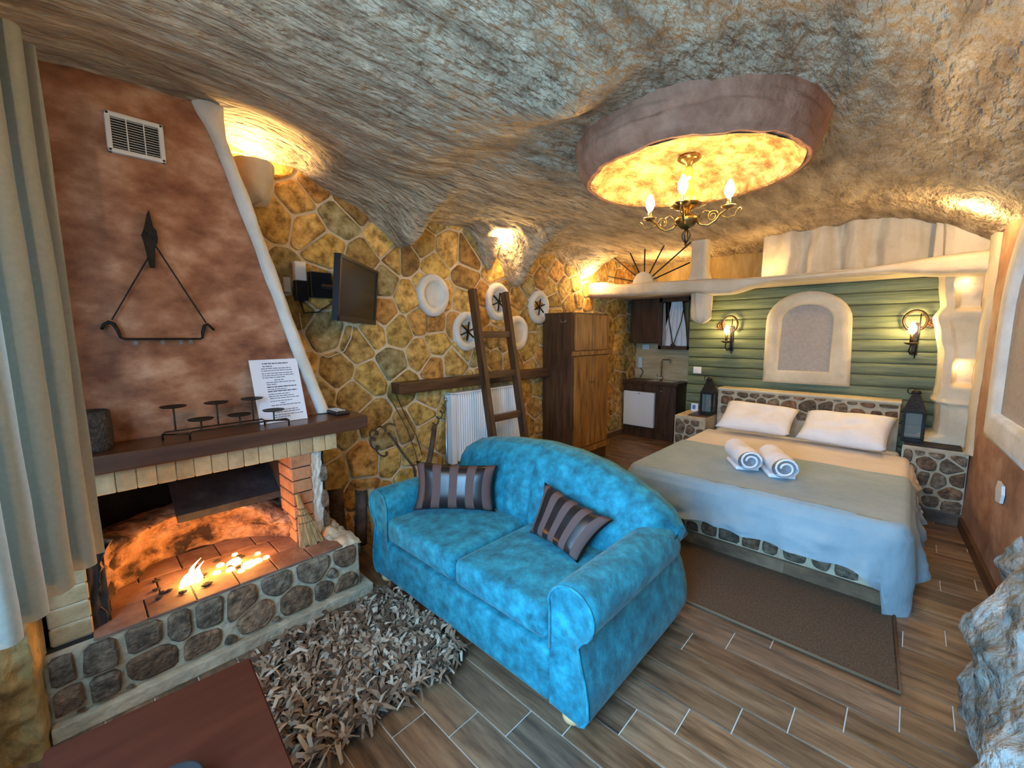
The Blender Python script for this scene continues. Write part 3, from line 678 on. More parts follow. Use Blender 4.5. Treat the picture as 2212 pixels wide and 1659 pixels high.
# embers, charcoal and flames on the hearth
for x, y, r in ((.43, 2.53, .016), (.485, 2.50, .030), (.53, 2.42, .028), (.575, 2.43, .02), (.455, 2.44, .018), (.49, 2.39, .014), (.62, 2.44, .014), (.60, 2.52, .012), (.40, 2.46, .016), (.51, 2.60, .012)):
    b = new(); bmesh.ops.create_icosphere(b, subdivisions=2, radius=r)
    for v in b.verts: v.co = Vector((x + v.co.x*1.2, y + v.co.y, .352 + abs(v.co.z)*.9 + v.co.z*.1)) + Vector((1, 1, 1))*.2*r*fbm(v.co*60)
    single('ember', b, 'ember', 'small glowing ember lying on the fire bricks right of the flame', 'ember', (x, y, .348), True, 'embers of the fire')
for k in range(16):
    x, y = random.uniform(.12, .6), random.uniform(2.33, 2.6)
    b = new(); bmesh.ops.create_icosphere(b, subdivisions=1, radius=.012)
    for v in b.verts: v.co = Vector((x + v.co.x*random.uniform(.8, 2), y + v.co.y*1.2, .355 + v.co.z*.6))
    single('charcoal_piece', b, 'char', 'black charcoal crumb scattered on the fire bricks', 'charcoal', (x, y, .348), False, 'charcoal crumbs in the hearth')
def flame(x, y, h, w, lean):
    pr = [(0, 0), (w*.8, .06*h), (w, .2*h), (w*.75, .45*h), (w*.4, .72*h), (w*.13, .92*h), (0, h)]
    b = lathe(pr, (0, 0, 0), 10)
    for v in b.verts:
        t = v.co.z/h; v.co = Vector((x + v.co.x + lean*t*t + .008*math.sin(t*7), y + v.co.y*.6, .35 + v.co.z))
    return b
fl = thing('flame', 'small yellow flame burning among the charcoal in the fireplace', 'flame', (.29, 2.44, .348))
for x, h, w, l in ((.255, .075, .016, .05), (.285, .12, .02, .05), (.315, .10, .018, .03)):
    finish('flame_tongue', flame(x, 2.435, h, w, l), 'flame', fl, True)
point('fire_light', (.36, 2.47, .43), 2.6, (1, .42, .10), .06)
point('ember_light', (.52, 2.47, .42), 2, (1, .42, .10), .05)

# ---- things on and around the mantel
cs = thing('candle_stand', 'dark iron stand with six round candle dishes on the mantel', 'candle holder', (.5, 2.58, 1.04))
rods = new()
for y, xa, xb in ((2.63, .265, .715), (2.545, .36, .815)):
    tube([(xa, y, 1.04), (xa, y, 1.066), (xa + .012, y, 1.076), (xb - .012, y, 1.076), (xb, y, 1.066), (xb, y, 1.04)], .0045, 6, rods)
tube([(.268, 2.63, 1.066), (.362, 2.545, 1.066)], .004, 6, rods); tube([(.712, 2.63, 1.066), (.812, 2.545, 1.066)], .004, 6, rods)
finish('frame', rods, 'iron_brown', cs, True)
for x, y, z in ((.318, 2.63, 1.196), (.497, 2.63, 1.194), (.662, 2.63, 1.196), (.41, 2.545, 1.130), (.577, 2.545, 1.129), (.74, 2.545, 1.131)):
    d = finish('dish', lathe([(0, -.006), (.02, -.005), (.05, 0), (.055, .006), (.05, .004), (.0, -.001)], (x, y, z), 22), 'iron', cs, True)
    finish('stem', tube([(x, y, 1.074), (x, y, z - .003)], .004, 6), 'iron_brown', d)
pp = thing('paper_sheet', 'white printed information sheet leaning on the hood', 'paper', (.82, 2.66, 1.04))
def pap(a, b, h): return Vector((a - .018*(b - 1.04), 2.645 + .27*(b - 1.04) - h, 1.04 + (b - 1.04)*.98))
finish('sheet', prism([(.695, 1.042), (.955, 1.042), (.955, 1.412), (.695, 1.412)], pap, 0, .0015), 'paper', pp)
ink = new(); zz = 1.385
for k, (a, b, hgt) in enumerate([(.76, .9, .006), (.76, .81, .005), (.75, .91, .004), (.75, .915, .004), (.75, .915, .004), (.75, .92, .004), (.75, .87, .004), (.81, .86, .004), (.765, .925, .004), (.765, .82, .004), (.765, .925, .006), (.765, .87, .004), (.765, .925, .006), (.765, .88, .004), (.765, .9, .004), (.77, .93, .004), (.77, .89, .004), (.82, .85, .004), (.77, .93, .004), (.77, .80, .004), (.77, .91, .004), (.77, .92, .004), (.77, .935, .004), (.77, .86, .004)]):
    x = a
    while x < b:
        l = random.uniform(.008, .026); prism([(x, zz), (min(b, x + l), zz), (min(b, x + l), zz + hgt), (x, zz + hgt)], pap, .0016, .0019, ink); x += l + .003
    zz -= .0125 if k % 3 else .016
finish('print', ink, 'ink', pp)
rc = thing('remote_control', 'black remote control lying at the right end of the mantel', 'remote', (1.15, 2.69, 1.04))
b = new(); box(1.105, 1.195, 2.58, 2.80, 1.041, 1.062, .008, 3, b); finish('body', b, 'black_plastic', rc, True)
bt = new()
for i in range(3):
    for j in range(5): box(1.122 + i*.022, 1.136 + i*.022, 2.62 + j*.03, 2.632 + j*.03, 1.061, 1.065, 0, 1, bt)
finish('buttons', bt, 'white_plastic', rc)
single('wicker_box', lathe([(0, 0), (.062, 0), (.068, .02), (.07, .09), (.066, .175), (.06, .18), (.058, .15), (0, .15)], (.025, 2.61, 1.041), 20), 'rattan', 'dark woven wicker pot on the mantel half behind the curtain', 'basket', (.025, 2.61, 1.041), True)
hg = thing('iron_hanger', 'black forged iron hook plate and curled yoke hung on the terracotta hood', 'wall ornament', (.30, 2.73, 1.55))
Y = 2.735
k_ = 2.735/2.68
def HG(x, z): return (x*k_, 1.55 + (z - 1.55)*k_)
pl = [HG(*p) for p in ((.308, 2.14), (.314, 2.09), (.318, 2.06), (.328, 2.05), (.331, 2.01), (.326, 1.985), (.318, 1.975), (.314, 1.93), (.309, 1.872), (.291, 1.872), (.285, 1.93), (.278, 1.99), (.272, 2.02), (.283, 2.05), (.293, 2.09), (.299, 2.12))]
finish('hook_plate', prism(pl, planeY(Y), .0, .02), 'iron', hg)
def hgt(l): return [Vector((HG(x, z)[0], Y - .008, HG(x, z)[1])) for x, z in l]
finish('rod', tube(hgt([(.294, 1.93), (.136, 1.622)]), .0035, 6), 'iron', hg); finish('rod', tube(hgt([(.317, 1.985), (.492, 1.612)]), .0035, 6), 'iron', hg)
finish('yoke', tube(hgt([(.098, 1.578), (.108, 1.60), (.125, 1.612), (.14, 1.605), (.152, 1.575), (.160, 1.540), (.172, 1.534), (.46, 1.531), (.471, 1.536), (.474, 1.565), (.484, 1.598), (.497, 1.607), (.513, 1.59), (.524, 1.576)]), [.006, .007, .008, .009, .008, .006, .005, .005, .006, .008, .008, .007, .006, .006], 8), 'iron', hg, True)
for x in (.21, .31, .38, .42):
    finish('glass_drop', lathe([(0, -.028), (.01, -.024), (.011, -.006), (.004, 0), (0, 0)], (x*k_, Y - .01, HG(0, 1.528)[1]), 10), 'lantern_glass', hg, True)
vt = thing('air_vent', 'square cream louvred ventilation grille high on the terracotta hood', 'vent', (.297, 2.745, 2.39))
finish('backing', box(.205, .39, 2.738, 2.749, 2.405, 2.55), 'black_plastic', vt)
fr = new()
for a in ((.193, .213, 2.388, 2.566), (.382, .402, 2.388, 2.566), (.193, .402, 2.388, 2.408), (.193, .402, 2.546, 2.566)): box(a[0], a[1], 2.722, 2.75, a[2], a[3], .006, 2, fr)
finish('frame', fr, 'white_plastic', vt)
for k in range(12):
    z = 2.414 + k*.0113
    finish('slat', prism([(2.73, z), (2.742, z + .006), (2.742, z + .008), (2.73, z + .002)], lambda a, b, h: Vector((h, a, b)), .21, .385), 'white_plastic', vt)
for x in (.265, .327): finish('rib', box(x, x + .004, 2.726, 2.745, 2.406, 2.548), 'white_plastic', vt)
br = thing('hand_broom', 'small straw hand broom standing on the hearth against the brick pier', 'broom', (.84, 2.44, .346))
def bundle(u, v):
    a = 2*math.pi*u; w = lerp_pts([(0, .058), (.3, .046), (.6, .028), (.75, .016), (1, .012)], v); t = lerp_pts([(0, .02), (.5, .018), (.8, .013), (1, .011)], v)
    s = 1 + .18*math.sin(a*13)*(1 - v)
    return Vector((.852 - .045*v + w*s*math.cos(a), 2.42 + .05*v + t*s*math.sin(a), .348 + .30*v + (.012*math.sin(a*5) if v == 0 else 0)))
finish('bristles', grid(bundle, 52, 14, closed_u=True), 'straw', br)
for v in (.45, .6, .72):
    z = .348 + .3*v; w = lerp_pts([(0, .058), (.3, .046), (.6, .028), (.75, .016), (1, .012)], v)
    finish('binding', tube([(.852 - .045*v + w*1.08*math.cos(a), 2.42 + .05*v + .019*math.sin(a), z) for a in [k*math.pi/8 for k in range(16)]], .0022, 5, closed=True), 'cord', br)

# ---- curtain
def curt(u, v):
    # bunched panel: centre line runs from the mantel end back to the window jamb, folds across it
    px, py = -.012 - .235*u, 2.235 - .50*u
    ph = 2*math.pi*(u*4.6) + .5
    amp = (.040 + .012*math.sin(u*7))*(1 - .12*v)
    n_ = Vector((.90, -.43, 0)); t_ = Vector((-.43, -.90, 0))
    zb = .715 - .035*smoothstep(.25, .6, u)
    p = Vector((px, py, zb + (2.52 - zb)*v)) + n_*amp*math.cos(ph) + t_*.012*math.sin(2*ph)
    return p + n_*(.006*fbm(Vector((u*9, v*3, 1))) - .006*v)
cu = thing('curtain', 'heavy grey-beige curtain hanging in deep folds at the left edge', 'curtain', (-.1, 2.0, .7))
finish('cloth', grid(curt, 200, 20), 'curtain', cu, True)
finish('rod', tube([(-.12, 1.0, 2.53), (-.12, 2.34, 2.53)], .014, 10), 'iron', cu, True)

# ================================================================ COFFEE TABLE, RUGS
tb = thing('coffee_table', 'reddish mahogany low table in the bottom left corner', 'table', (.07, 1.16, 0))
tb.rotation_euler = (0, 0, 0)
def tpl(a, b, h): return Vector((.309 + a*math.cos(-.06) - b*math.sin(-.06), 1.495 + a*math.sin(-.06) + b*math.cos(-.06), h))
tt = prism([(-.455, 0), (0, 0), (0, -.75), (-.455, -.75)], tpl, .468, .5); bmesh.ops.bevel(tt, geom=list(tt.edges), offset=.004, segments=2, affect='EDGES')
finish('table_top', tt, 'table', tb)
ap = prism([(-.43, -.02), (-.02, -.02), (-.02, -.73), (-.43, -.73)], tpl, .40, .467)
finish('apron', ap, 'table', tb)
for a, b in ((-.42, -.03), (-.03, -.03), (-.03, -.72), (-.42, -.72)):
    finish('leg', prism([(a - .02, b - .02), (a + .02, b - .02), (a + .02, b + .02), (a - .02, b + .02)], tpl, .0, .41), 'table', tb)
single('ashtray', lathe([(0, 0), (.045, 0), (.055, .02), (.058, .045), (.05, .047), (.046, .03), (0, .022)], (.065, 1.125, .5), 24), 'char', 'round black dish on the mahogany table, cut by the bottom edge', 'dish', (.065, 1.125, .5), True)

sr = thing('shag_rug', 'shaggy taupe and brown strip rug between the hearth and the sofa', 'rug', (.84, 1.78, 0))
finish('backing', box(.44, 1.185, 1.44, 2.13, .001, .010), 'bark', sr)  # dark colour stands in for the shadows between the strips
rr = random.Random(3); sv = []; sf = []
for k in range(2300):
    x, y = rr.uniform(.44, 1.165), rr.uniform(1.44, 2.13); a = rr.uniform(0, 6.283); l = rr.uniform(.06, .115); w_ = rr.uniform(.006, .0125)
    lift = rr.uniform(.02, .06); tw = rr.uniform(-1.0, 1.0); n0 = len(sv); zb = rr.uniform(.01, .024)
    for i in range(4):
        t = i/3; r_ = l*t; aa = a + tw*t
        px, py = x + r_*math.cos(aa), y + r_*math.sin(aa); pz = zb + lift*math.sin(math.pi*min(1, t*rr.uniform(.75, .95))) 
        ww = w_*(1 - .55*t*t); tl = rr.uniform(-.8, .8)
        sv += [(px - ww*math.sin(aa), py + ww*math.cos(aa), pz + ww*tl), (px + ww*math.sin(aa), py - ww*math.cos(aa), max(.004, pz - ww*tl))]
    for i in range(3): sf.append((n0 + 2*i, n0 + 2*i + 1, n0 + 2*i + 3, n0 + 2*i + 2))
me = bpy.data.meshes.new('pile'); me.from_pydata([(p[0] - .84, p[1] - 1.78, p[2]) for p in sv], [], sf)
at_ = me.attributes.new('tone', 'FLOAT', 'FACE')
for k in range(len(sf)): at_.data[k].value = random.Random(k//3).random()
me.materials.append(MT['shag']); po = bpy.data.objects.new('pile', me); COL.objects.link(po); po.parent = sr; po['kind'] = 'stuff'
dm = thing('floor_mat', 'plain brown bristle mat on the floor at the foot of the bed', 'mat', (2.66, .5, 0))
mt_ = prism([(2.325, -.068), (3.012, -.028), (3.012, 1.2), (2.325, 1.2)], lambda a, b, h: Vector((a, b, h)), .001, .011)
finish('pile_field', mt_, 'mat', dm)
ed = new(); tube([(2.318, 1.2, .008), (2.318, -.078, .008), (3.012, -.038, .008)], .009, 6, ed); finish('binding', ed, 'mat_edge', dm, True)

# ================================================================ SOFA
so = thing('sofa', 'turquoise two-seat sofa with rolled arms and arched back', 'sofa', (1.72, 1.58, 0))
def arm(side):
    # outline in (outward, z); outward measured from the inner face
    pr = [(0, .05), (.14, .045), (.172, .06), (.190, .10), (.186, .17), (.170, .25), (.150, .32), (.138, .375)]
    for k in range(15):
        a = R(-58 + k*(58 + 168)/14); pr.append((.100 + .108*math.cos(a), .497 + .108*math.sin(a)))
    pr += [(0.0, .46), (0, .3)]
    base = .958 if side < 0 else 2.202
    cy, cz = .09, .3
    xs = [(1.212, .90), (1.206, .965), (1.222, 1.0), (1.26, 1.0), (1.6, 1.0), (1.85, 1.0), (1.96, .99), (2.0, .95), (2.02, .85)]
    b = new(); rings = []
    for x, s in xs:
        rings.append([b.verts.new((x if x < 1.85 else 1.85 + (x - 1.85)*(1 + smoothstep(.44, .36, q)), base + side*(cy + (p - cy)*s), cz + (q - cz)*s)) for p, q in pr])
    n = len(pr)
    for A, B in zip(rings, rings[1:]):
        for i in range(n): b.faces.new((A[i], A[(i + 1) % n], B[(i + 1) % n], B[i]))
    b.faces.new(rings[0]); b.faces.new(rings[-1])
    o = finish('armrest', b, 'sofa', so, True)
    pts = [(1.207, base + side*(cy + (p - cy)*.975), cz + (q - cz)*.975) for p, q in pr[1:]]
    finish('piping', tube(pts, .006, 6), 'sofa', o, True)
    return o
arm(-1); arm(1)
ARCH = [(.735, .50), (.77, .585), (.83, .675), (.93, .735), (1.07, .80), (1.22, .845), (1.40, .873), (1.6, .885), (1.85, .868), (2.05, .838), (2.2, .80), (2.33, .735), (2.39, .665), (2.425, .58)]
def backf(u, v):
    y = .765 + 1.63*u; Ht = lerp_pts(ARCH, y); e = min(u, 1 - u); er = smoothstep(0, .06, e)
    z0 = .40
    pr = [(1.77, .38), (1.765, .46), (1.80, .56), (1.84, Ht - .16), (1.875, Ht - .07), (1.93, Ht - .015), (2.0, Ht), (2.07, Ht - .018), (2.13, Ht - .075), (2.16, Ht - .16), (2.185, .35), (2.19, .05)]
    k = v*(len(pr) - 1); i = min(int(k), len(pr) - 2); t = k - i
    x = pr[i][0]*(1 - t) + pr[i + 1][0]*t; z = pr[i][1]*(1 - t) + pr[i + 1][1]*t
    if v < .62: x += .022*gauss((y - 1.585)/.02) + (1 - er)*.10*smoothstep(.62, .3, v) - .035*math.sin(math.pi*min(1, max(0, (y - .96)/1.24)))*smoothstep(0, .2, v)
    lo_ = smoothstep(.52, .40, z); y = y + (1.58 + (y - 1.58)*.90 - y)*lo_
    return Vector((x, y, z))
bb_ = grid(backf, 90, 44); bmesh.ops.holes_fill(bb_, edges=[e for e in bb_.edges if e.is_boundary], sides=0)
bk_ = finish('backrest', bb_, 'sofa', so, True)
finish('back_seam', tube([backf((1.585 - .765)/1.63, .02 + .5*k/24) + Vector((-.001, 0, 0)) for k in range(25)], .003, 5), 'sofa', bk_, True)
def padded(x0, x1, y0, y1, z0, z1, bulge, r=.045):
    b = box(x0, x1, y0, y1, z0, z1, r, 4); subdiv(b, 1)
    for v in b.verts:
        uu = (v.co.x - x0)/(x1 - x0); vv = (v.co.y - y0)/(y1 - y0)
        if v.co.z > (z0 + z1)/2: v.co.z += bulge*math.sin(math.pi*max(0, min(1, uu)))*math.sin(math.pi*max(0, min(1, vv)))
    return b
for a, b_ in ((.965, 1.555), (1.565, 2.2)):
    c_ = finish('seat_cushion', padded(1.198, 1.80, a, b_, .312, .45, .02), 'sofa', so, True)
    finish('piping', tube([(1.204, a + .03, .425), (1.204, b_ - .03, .425)], .004, 5), 'sofa', c_, True)
finish('front_rail', box(1.205, 1.30, .955, 2.205, .05, .285, .03, 4), 'sofa', so, True)
finish('frame', box(1.26, 2.17, .95, 2.21, .055, .30, .01), 'sofa', so)
for x, y in ((1.262, .875), (1.262, 2.30), (2.12, .875), (2.12, 2.30)):
    finish('foot', lathe([(0, 0), (.03, 0), (.044, .012), (.046, .03), (.036, .05), (0, .052)], (x, y, 0), 18), 'pine', so, True)

def stripe_mat():
    m = mat('leather_and_suede_stripes', [(.020, .012, .011)], .3)
    nt = m.node_tree; N = nt.nodes; L = nt.links; b = N['Principled BSDF']
    uv = N.new('ShaderNodeUVMap'); sx = N.new('ShaderNodeSeparateXYZ'); L.new(uv.outputs[0], sx.inputs[0])
    ml = N.new('ShaderNodeMath'); ml.operation = 'MULTIPLY'; ml.inputs[1].default_value = 4.6; L.new(sx.outputs[0], ml.inputs[0])
    fr_ = N.new('ShaderNodeMath'); fr_.operation = 'FRACT'; L.new(ml.outputs[0], fr_.inputs[0])
    gt = N.new('ShaderNodeMath'); gt.operation = 'GREATER_THAN'; gt.inputs[1].default_value = .5; L.new(fr_.outputs[0], gt.inputs[0])
    mx = N.new('ShaderNodeMix'); mx.data_type = 'RGBA'; L.new(gt.outputs[0], mx.inputs[0]); mx.inputs[6].default_value = (.115, .062, .052, 1); mx.inputs[7].default_value = (.018, .011, .010, 1)
    L.new(mx.outputs[2], b.inputs['Base Color'])
    mr = N.new('ShaderNodeMapRange'); mr.inputs[3].default_value = .9; mr.inputs[4].default_value = .28; L.new(gt.outputs[0], mr.inputs[0]); L.new(mr.outputs[0], b.inputs['Roughness'])
    return m
MT['stripes'] = stripe_mat()
def pillow_mesh(A, B, C, D, t, n=16, pinch=.10, wr=0, seed=0):
    """A,B bottom corners, C,D top corners (left,right); puffed to thickness t on both sides"""
    A, B, C, D = map(Vector, (A, B, C, D)); nrm = ((B - A).cross(C - A)).normalized()
    b = new(); uvl = b.loops.layers.uv.new('UVMap'); V = {}
    for s in (1, -1):
        for i in range(n + 1):
            for j in range(n + 1):
                u, v = i/n, j/n
                if s < 0 and (i in (0, n) or j in (0, n)): V[(s, i, j)] = V[(1, i, j)]; continue
                fu, fv = 2*u - 1, 2*v - 1
                uu = .5 + .5*fu*(1 - pinch*(1 - fv*fv)); vv = .5 + .5*fv*(1 - pinch*(1 - fu*fu))
                p = (A*(1 - uu) + B*uu)*(1 - vv) + (C*(1 - uu) + D*uu)*vv
                h = t*((1 - fu**4)*(1 - fv**4))**.55
                p = p + nrm*s*h + nrm*s*wr*fbm(Vector((u*4 + seed, v*4, s)))*(1 - fu*fu)*(1 - fv*fv)
                V[(s, i, j)] = b.verts.new(p)
    for s in (1, -1):
        for i in range(n):
            for j in range(n):
                q = [(i, j), (i + 1, j), (i + 1, j + 1), (i, j + 1)]
                f = b.faces.new([V[(s, *k)] for k in q])
                for lp, k in zip(f.loops, q): lp[uvl].uv = (k[0]/n, k[1]/n)
    return b
single('throw_pillow', pillow_mesh((1.37, 2.165, .462), (1.70, 1.775, .462), (1.43, 2.21, .755), (1.76, 1.81, .735), .055), 'stripes', 'striped leather and suede cushion upright in the far corner of the sofa', 'cushion', (1.535, 1.97, .462), True)
single('throw_pillow', pillow_mesh((1.64, 1.44, .465), (1.575, 1.08, .455), (1.73, 1.41, .735), (1.75, .99, .64), .05), 'stripes', 'striped leather and suede cushion tipped against the near armrest of the sofa', 'cushion', (1.60, 1.26, .462), True)

# ================================================================ BED AND HEADBOARD WALL
hd = thing('headboard', 'long low rubble stone headboard wall behind the pillows', 'headboard', (5.15, .8, 0))
hbw = finish('masonry', box(5.065, 5.30, .035, 1.575, 0, .905, .015), 'white_mortar', hd)
for s in rubble(HEAD_ST, .04, 1.57, .4, .893, .007): finish('stone', stone(s, planeX(5.065), .018, ins=.8), 'brown_stone', hbw)
finish('coping', box(5.055, 5.30, .03, 1.58, .898, .918, .006), 'plaster', hd)
def nightstand(label, y0, y1, data, side):
    t = thing('nightstand', label, 'nightstand', (5.0, (y0 + y1)/2, 0), 'stone nightstand blocks')
    data = [q for q in data if y0 + .02 < q[0] < y1 - .02]
    b = finish('masonry', prism([(4.745, y1), (4.745, max(y0, ry(4.745) + .004) if side < 0 else y0), (5.30, max(y0, ry(5.3) + .004) if side < 0 else y0), (5.30, y1)], lambda p, q, h: Vector((p, q, h)), .0, .585), 'white_mortar', t)
    for s in rubble(data, y0 + .008, y1 - .006, .01, .575, .007): finish('stone', stone(s, planeX(4.745), .018, ins=.8), 'dark_stone', b)
    finish('slab_top', prism([(4.738, y1 - .004), (4.738, max(y0, ry(4.745) + .004) + .002), (5.30, max(y0, ry(5.3) + .004) + .002), (5.30, y1 - .004)], lambda p, q, h: Vector((p, q, h)), .583, .602), 'white_mortar', t)
    return t
nl = nightstand('low rubble stone nightstand block between the kitchen unit and the bed', 1.59, 1.93, NSL_ST, 1)
finish('wood_top', box(4.80, 5.2, 1.60, 1.80, .602, .616, .003), 'dark_wood', nl)
nr = nightstand('rubble stone nightstand block in the corner at the rust wall', -.395, -.002, NSR_ST, -1)
finish('wood_top', box(4.745, 4.96, -.35, -.01, .602, .612, .003), 'ash', nr)
finish('skirting', box(4.72, 4.746, -.385, -.004, 0, .10, .003), 'tile', nr)

bed = thing('bed', 'double bed on a rubble stone base with sage blanket and peach sheet', 'bed', (4.0, .77, 0))
bs_ = finish('base', box(3.045, 4.72, -.075, 1.62, 0, .235, .012), 'white_mortar', bed)
for s in rubble(BED_ST, -.07, 1.6, .09, .232, .007): finish('stone', stone(s, planeX(3.045), .02, ins=.8), 'dark_stone', bs_)
for i in range(3):
    a = -.085 + i*.568; finish('skirting_tile', box(3.02, 3.046, a + .001, a + .574, 0, .088, .002, 1), 'tile', bs_)
finish('base_head', box(4.715, 5.05, .002, 1.58, 0, .235), 'white_mortar', bed)
finish('mattress', box(3.03, 5.05, .004, 1.54, .236, .475, .05, 4), 'linen', bed, True)
# draped cover: flat top plus a skirt that follows the edge of the mattress and gathers in folds
def drape(name, m, xh, xf, yr, yl, z, rad, hemf, seed, fa=1.0, front=True, nx=36, ny=44):
    b = new()
    per = []          # perimeter from head-right, along the right side, round the foot, to head-left
    c = .10
    N1, N2, NC = 60, 60, 10
    for k in range(N1): per.append((Vector((xh + (xf + c - xh)*k/N1, yr)), Vector((0, -1))))
    for k in range(NC): a = math.pi/2*k/NC; per.append((Vector((xf + c - c*math.sin(a), yr + c - c*math.cos(a))), Vector((-math.sin(a), -math.cos(a)))))
    for k in range(N2): per.append((Vector((xf, yr + c + (yl - yr - 2*c)*k/N2)), Vector((-1, 0))))
    for k in range(NC): a = math.pi/2*k/NC; per.append((Vector((xf + c - c*math.cos(a), yl - c + c*math.sin(a))), Vector((-math.cos(a), math.sin(a)))))
    for k in range(N1 + 1): per.append((Vector((xf + c + (xh - xf - c)*k/N1, yl)), Vector((0, 1))))
    rows = [[] for _ in range(24)]; s = 0; prev = None
    for i, (p, nrm) in enumerate(per):
        if prev is not None: s += (p - prev).length
        prev = p; hem = hemf(p, nrm)
        for j in range(24):
            t = j/23
            if t < .22:
                a = math.pi/2*t/.22; off = rad*math.sin(a) - rad; zz = z - rad*(1 - math.cos(a)); fold = 0
            else:
                q = (t - .22)/.78; zz = z - rad - (hem - rad)*q
                fold = fa*q**1.2*(.022*math.sin(s*17 + seed + 1.5*fbm(Vector((s*2, 0, seed)))) + .016*math.sin(s*31 + 2*seed))*smoothstep(0, .25, hem) + .03*fbm(Vector((s*5, q*2.5, seed)))*q
                off = .014 + .04*q + abs(fold)*.4 + fold
            rows[j].append(b.verts.new((p.x + nrm.x*off, p.y + nrm.y*off, zz)))
    for A, B in zip(rows, rows[1:]):
        for i in range(len(per) - 1): b.faces.new((A[i], A[i + 1], B[i + 1], B[i]))
    # top sheet: fan of rows between right and left sides
    top_ = []
    n = len(per)
    for i in range(n//2 + 1):
        A, B = rows[0][i], rows[0][n - 1 - i]
        if A is B: top_.append([A]); continue
        L_ = [A] + [b.verts.new(A.co.lerp(B.co, k/16) + Vector((0, 0, .006*fbm(Vector((A.co.lerp(B.co, k/16).x*4, A.co.lerp(B.co, k/16).y*4, seed)))))) for k in range(1, 16)] + [B]
        top_.append(L_)
    for A, B in zip(top_, top_[1:]):
        if len(B) == 1 or len(A) == 1: continue
        for k in range(16):
            try: b.faces.new((A[k], A[k + 1], B[k + 1], B[k]))
            except ValueError: pass
    return finish(name, b, m, bed, True)
def hem_blanket(p, nrm):
    base = .285 + .015*math.sin(p.y*5)
    if nrm.y < -.01: base = lerp_pts([(3.0, .44), (3.3, .36), (3.7, .33), (4.1, .31)], p.x)
    corner = max(0, 1 - (p - Vector((3.0, -.06))).length/.17)
    return base + .15*corner**.8
drape('blanket', 'blanket', 4.03, 2.965, -.075, 1.585, .512, .05, hem_blanket, 1.3)
def hem_sheet(p, nrm):
    return lerp_pts([(3.6, .27), (4.05, .26), (4.3, .20), (4.8, .17)], p.x)
drape('sheet', 'sheet', 4.70, 3.75, -.06, 1.575, .505, .05, hem_sheet, 4.1, .45)
single('bed_pillow', pillow_mesh((4.56, 1.43, .575), (4.63, .785, .56), (4.94, 1.42, .80), (4.97, .765, .77), .075, 18, .06, .03, 3), 'linen', 'white pillow on the kitchen side of the bed head', 'pillow', (4.75, 1.1, .52), True)
single('bed_pillow', pillow_mesh((4.62, .735, .56), (4.56, .09, .555), (4.96, .70, .775), (4.95, .045, .79), .08, 18, .06, .03, 8), 'linen', 'white pillow with a pointed corner on the rust wall side of the bed head', 'pillow', (4.75, .4, .52), True)
# rolled towels
def towel(label, a, b_, r, flap):
    A, B = Vector(a), Vector(b_); d = (B - A).normalized(); s = Vector((-d.y, d.x, 0)); o = thing('rolled_towel', label, 'towel', ((A.x + B.x)/2, (A.y + B.y)/2, .515), 'rolled towels on the bed')
    bm_ = new(); rings = []
    for k in range(13):
        t = k/12; p = A.lerp(B, t); sq = 1 - .12*abs(2*t - 1)**6
        rings.append([bm_.verts.new(p + (s*math.cos(q)*r*1.08 + Vector((0, 0, 1))*(r + r*math.sin(q)*.95))*1 + Vector((0, 0, .004*math.sin(t*9 + q)))*sq) for q in [2*math.pi*i/20 for i in range(20)]])
    for X_, Y_ in zip(rings, rings[1:]):
        for i in range(20): bm_.faces.new((X_[i], X_[(i + 1) % 20], Y_[(i + 1) % 20], Y_[i]))
    finish('roll', bm_, 'towel', o, True)
    for q, e in ((A, -1), (B, 1)):
        sp = [q + d*e*.002 + s*math.cos(k*.45)*(r*.95 - .0022*k) + Vector((0, 0, r + math.sin(k*.45)*(r*.9 - .0021*k))) for k in range(22)]
        finish('coil', tube(sp, .008, 6), 'towel', o, True)
    fm = box(-.13, .13, -flap, flap, 0, .03, .012, 3)
    for v in fm.verts:
        c0 = A.lerp(B, .5); p = c0 + d*v.co.x + s*v.co.y; v.co = Vector((p.x, p.y, .517 + v.co.z))
    finish('fold', fm, 'towel', o, True)
    return o
towel('white rolled towel nearer the kitchen side of the bed', (3.68, .985, .53), (3.36, .795, .53), .078, .08)
towel('white rolled towel slanting beside its twin, nearer the rust wall', (3.66, .735, .53), (3.33, .57, .53), .078, .085)

# arched blind niche over the bed
an = thing('wall_niche', 'white plaster arched surround with grey-beige panel above the headboard', 'niche', (5.28, .8, 1.0))
fX = planeX(5.318)
finish('surround', arch_ring([(1.175, 1.0), (.42, 1.005)] + [(.812 + .365*math.cos(math.pi*k/16 + math.pi), 1.66 + .30*math.sin(math.pi*k/16)) for k in range(17)][::1],
                             [(1.045, 1.135), (.592, 1.14)] + [(.812 + .222*math.cos(math.pi*k/16 + math.pi), 1.66 + .165*math.sin(math.pi*k/16)) for k in range(17)], fX, 0, .085), 'plaster', an, True)
finish('panel', prism([(1.05, 1.13), (.588, 1.13)] + [(.812 + .226*math.cos(math.pi*k/16 + math.pi), 1.66 + .17*math.sin(math.pi*k/16)) for k in range(17)], fX, .0, .028), 'canvas', an)

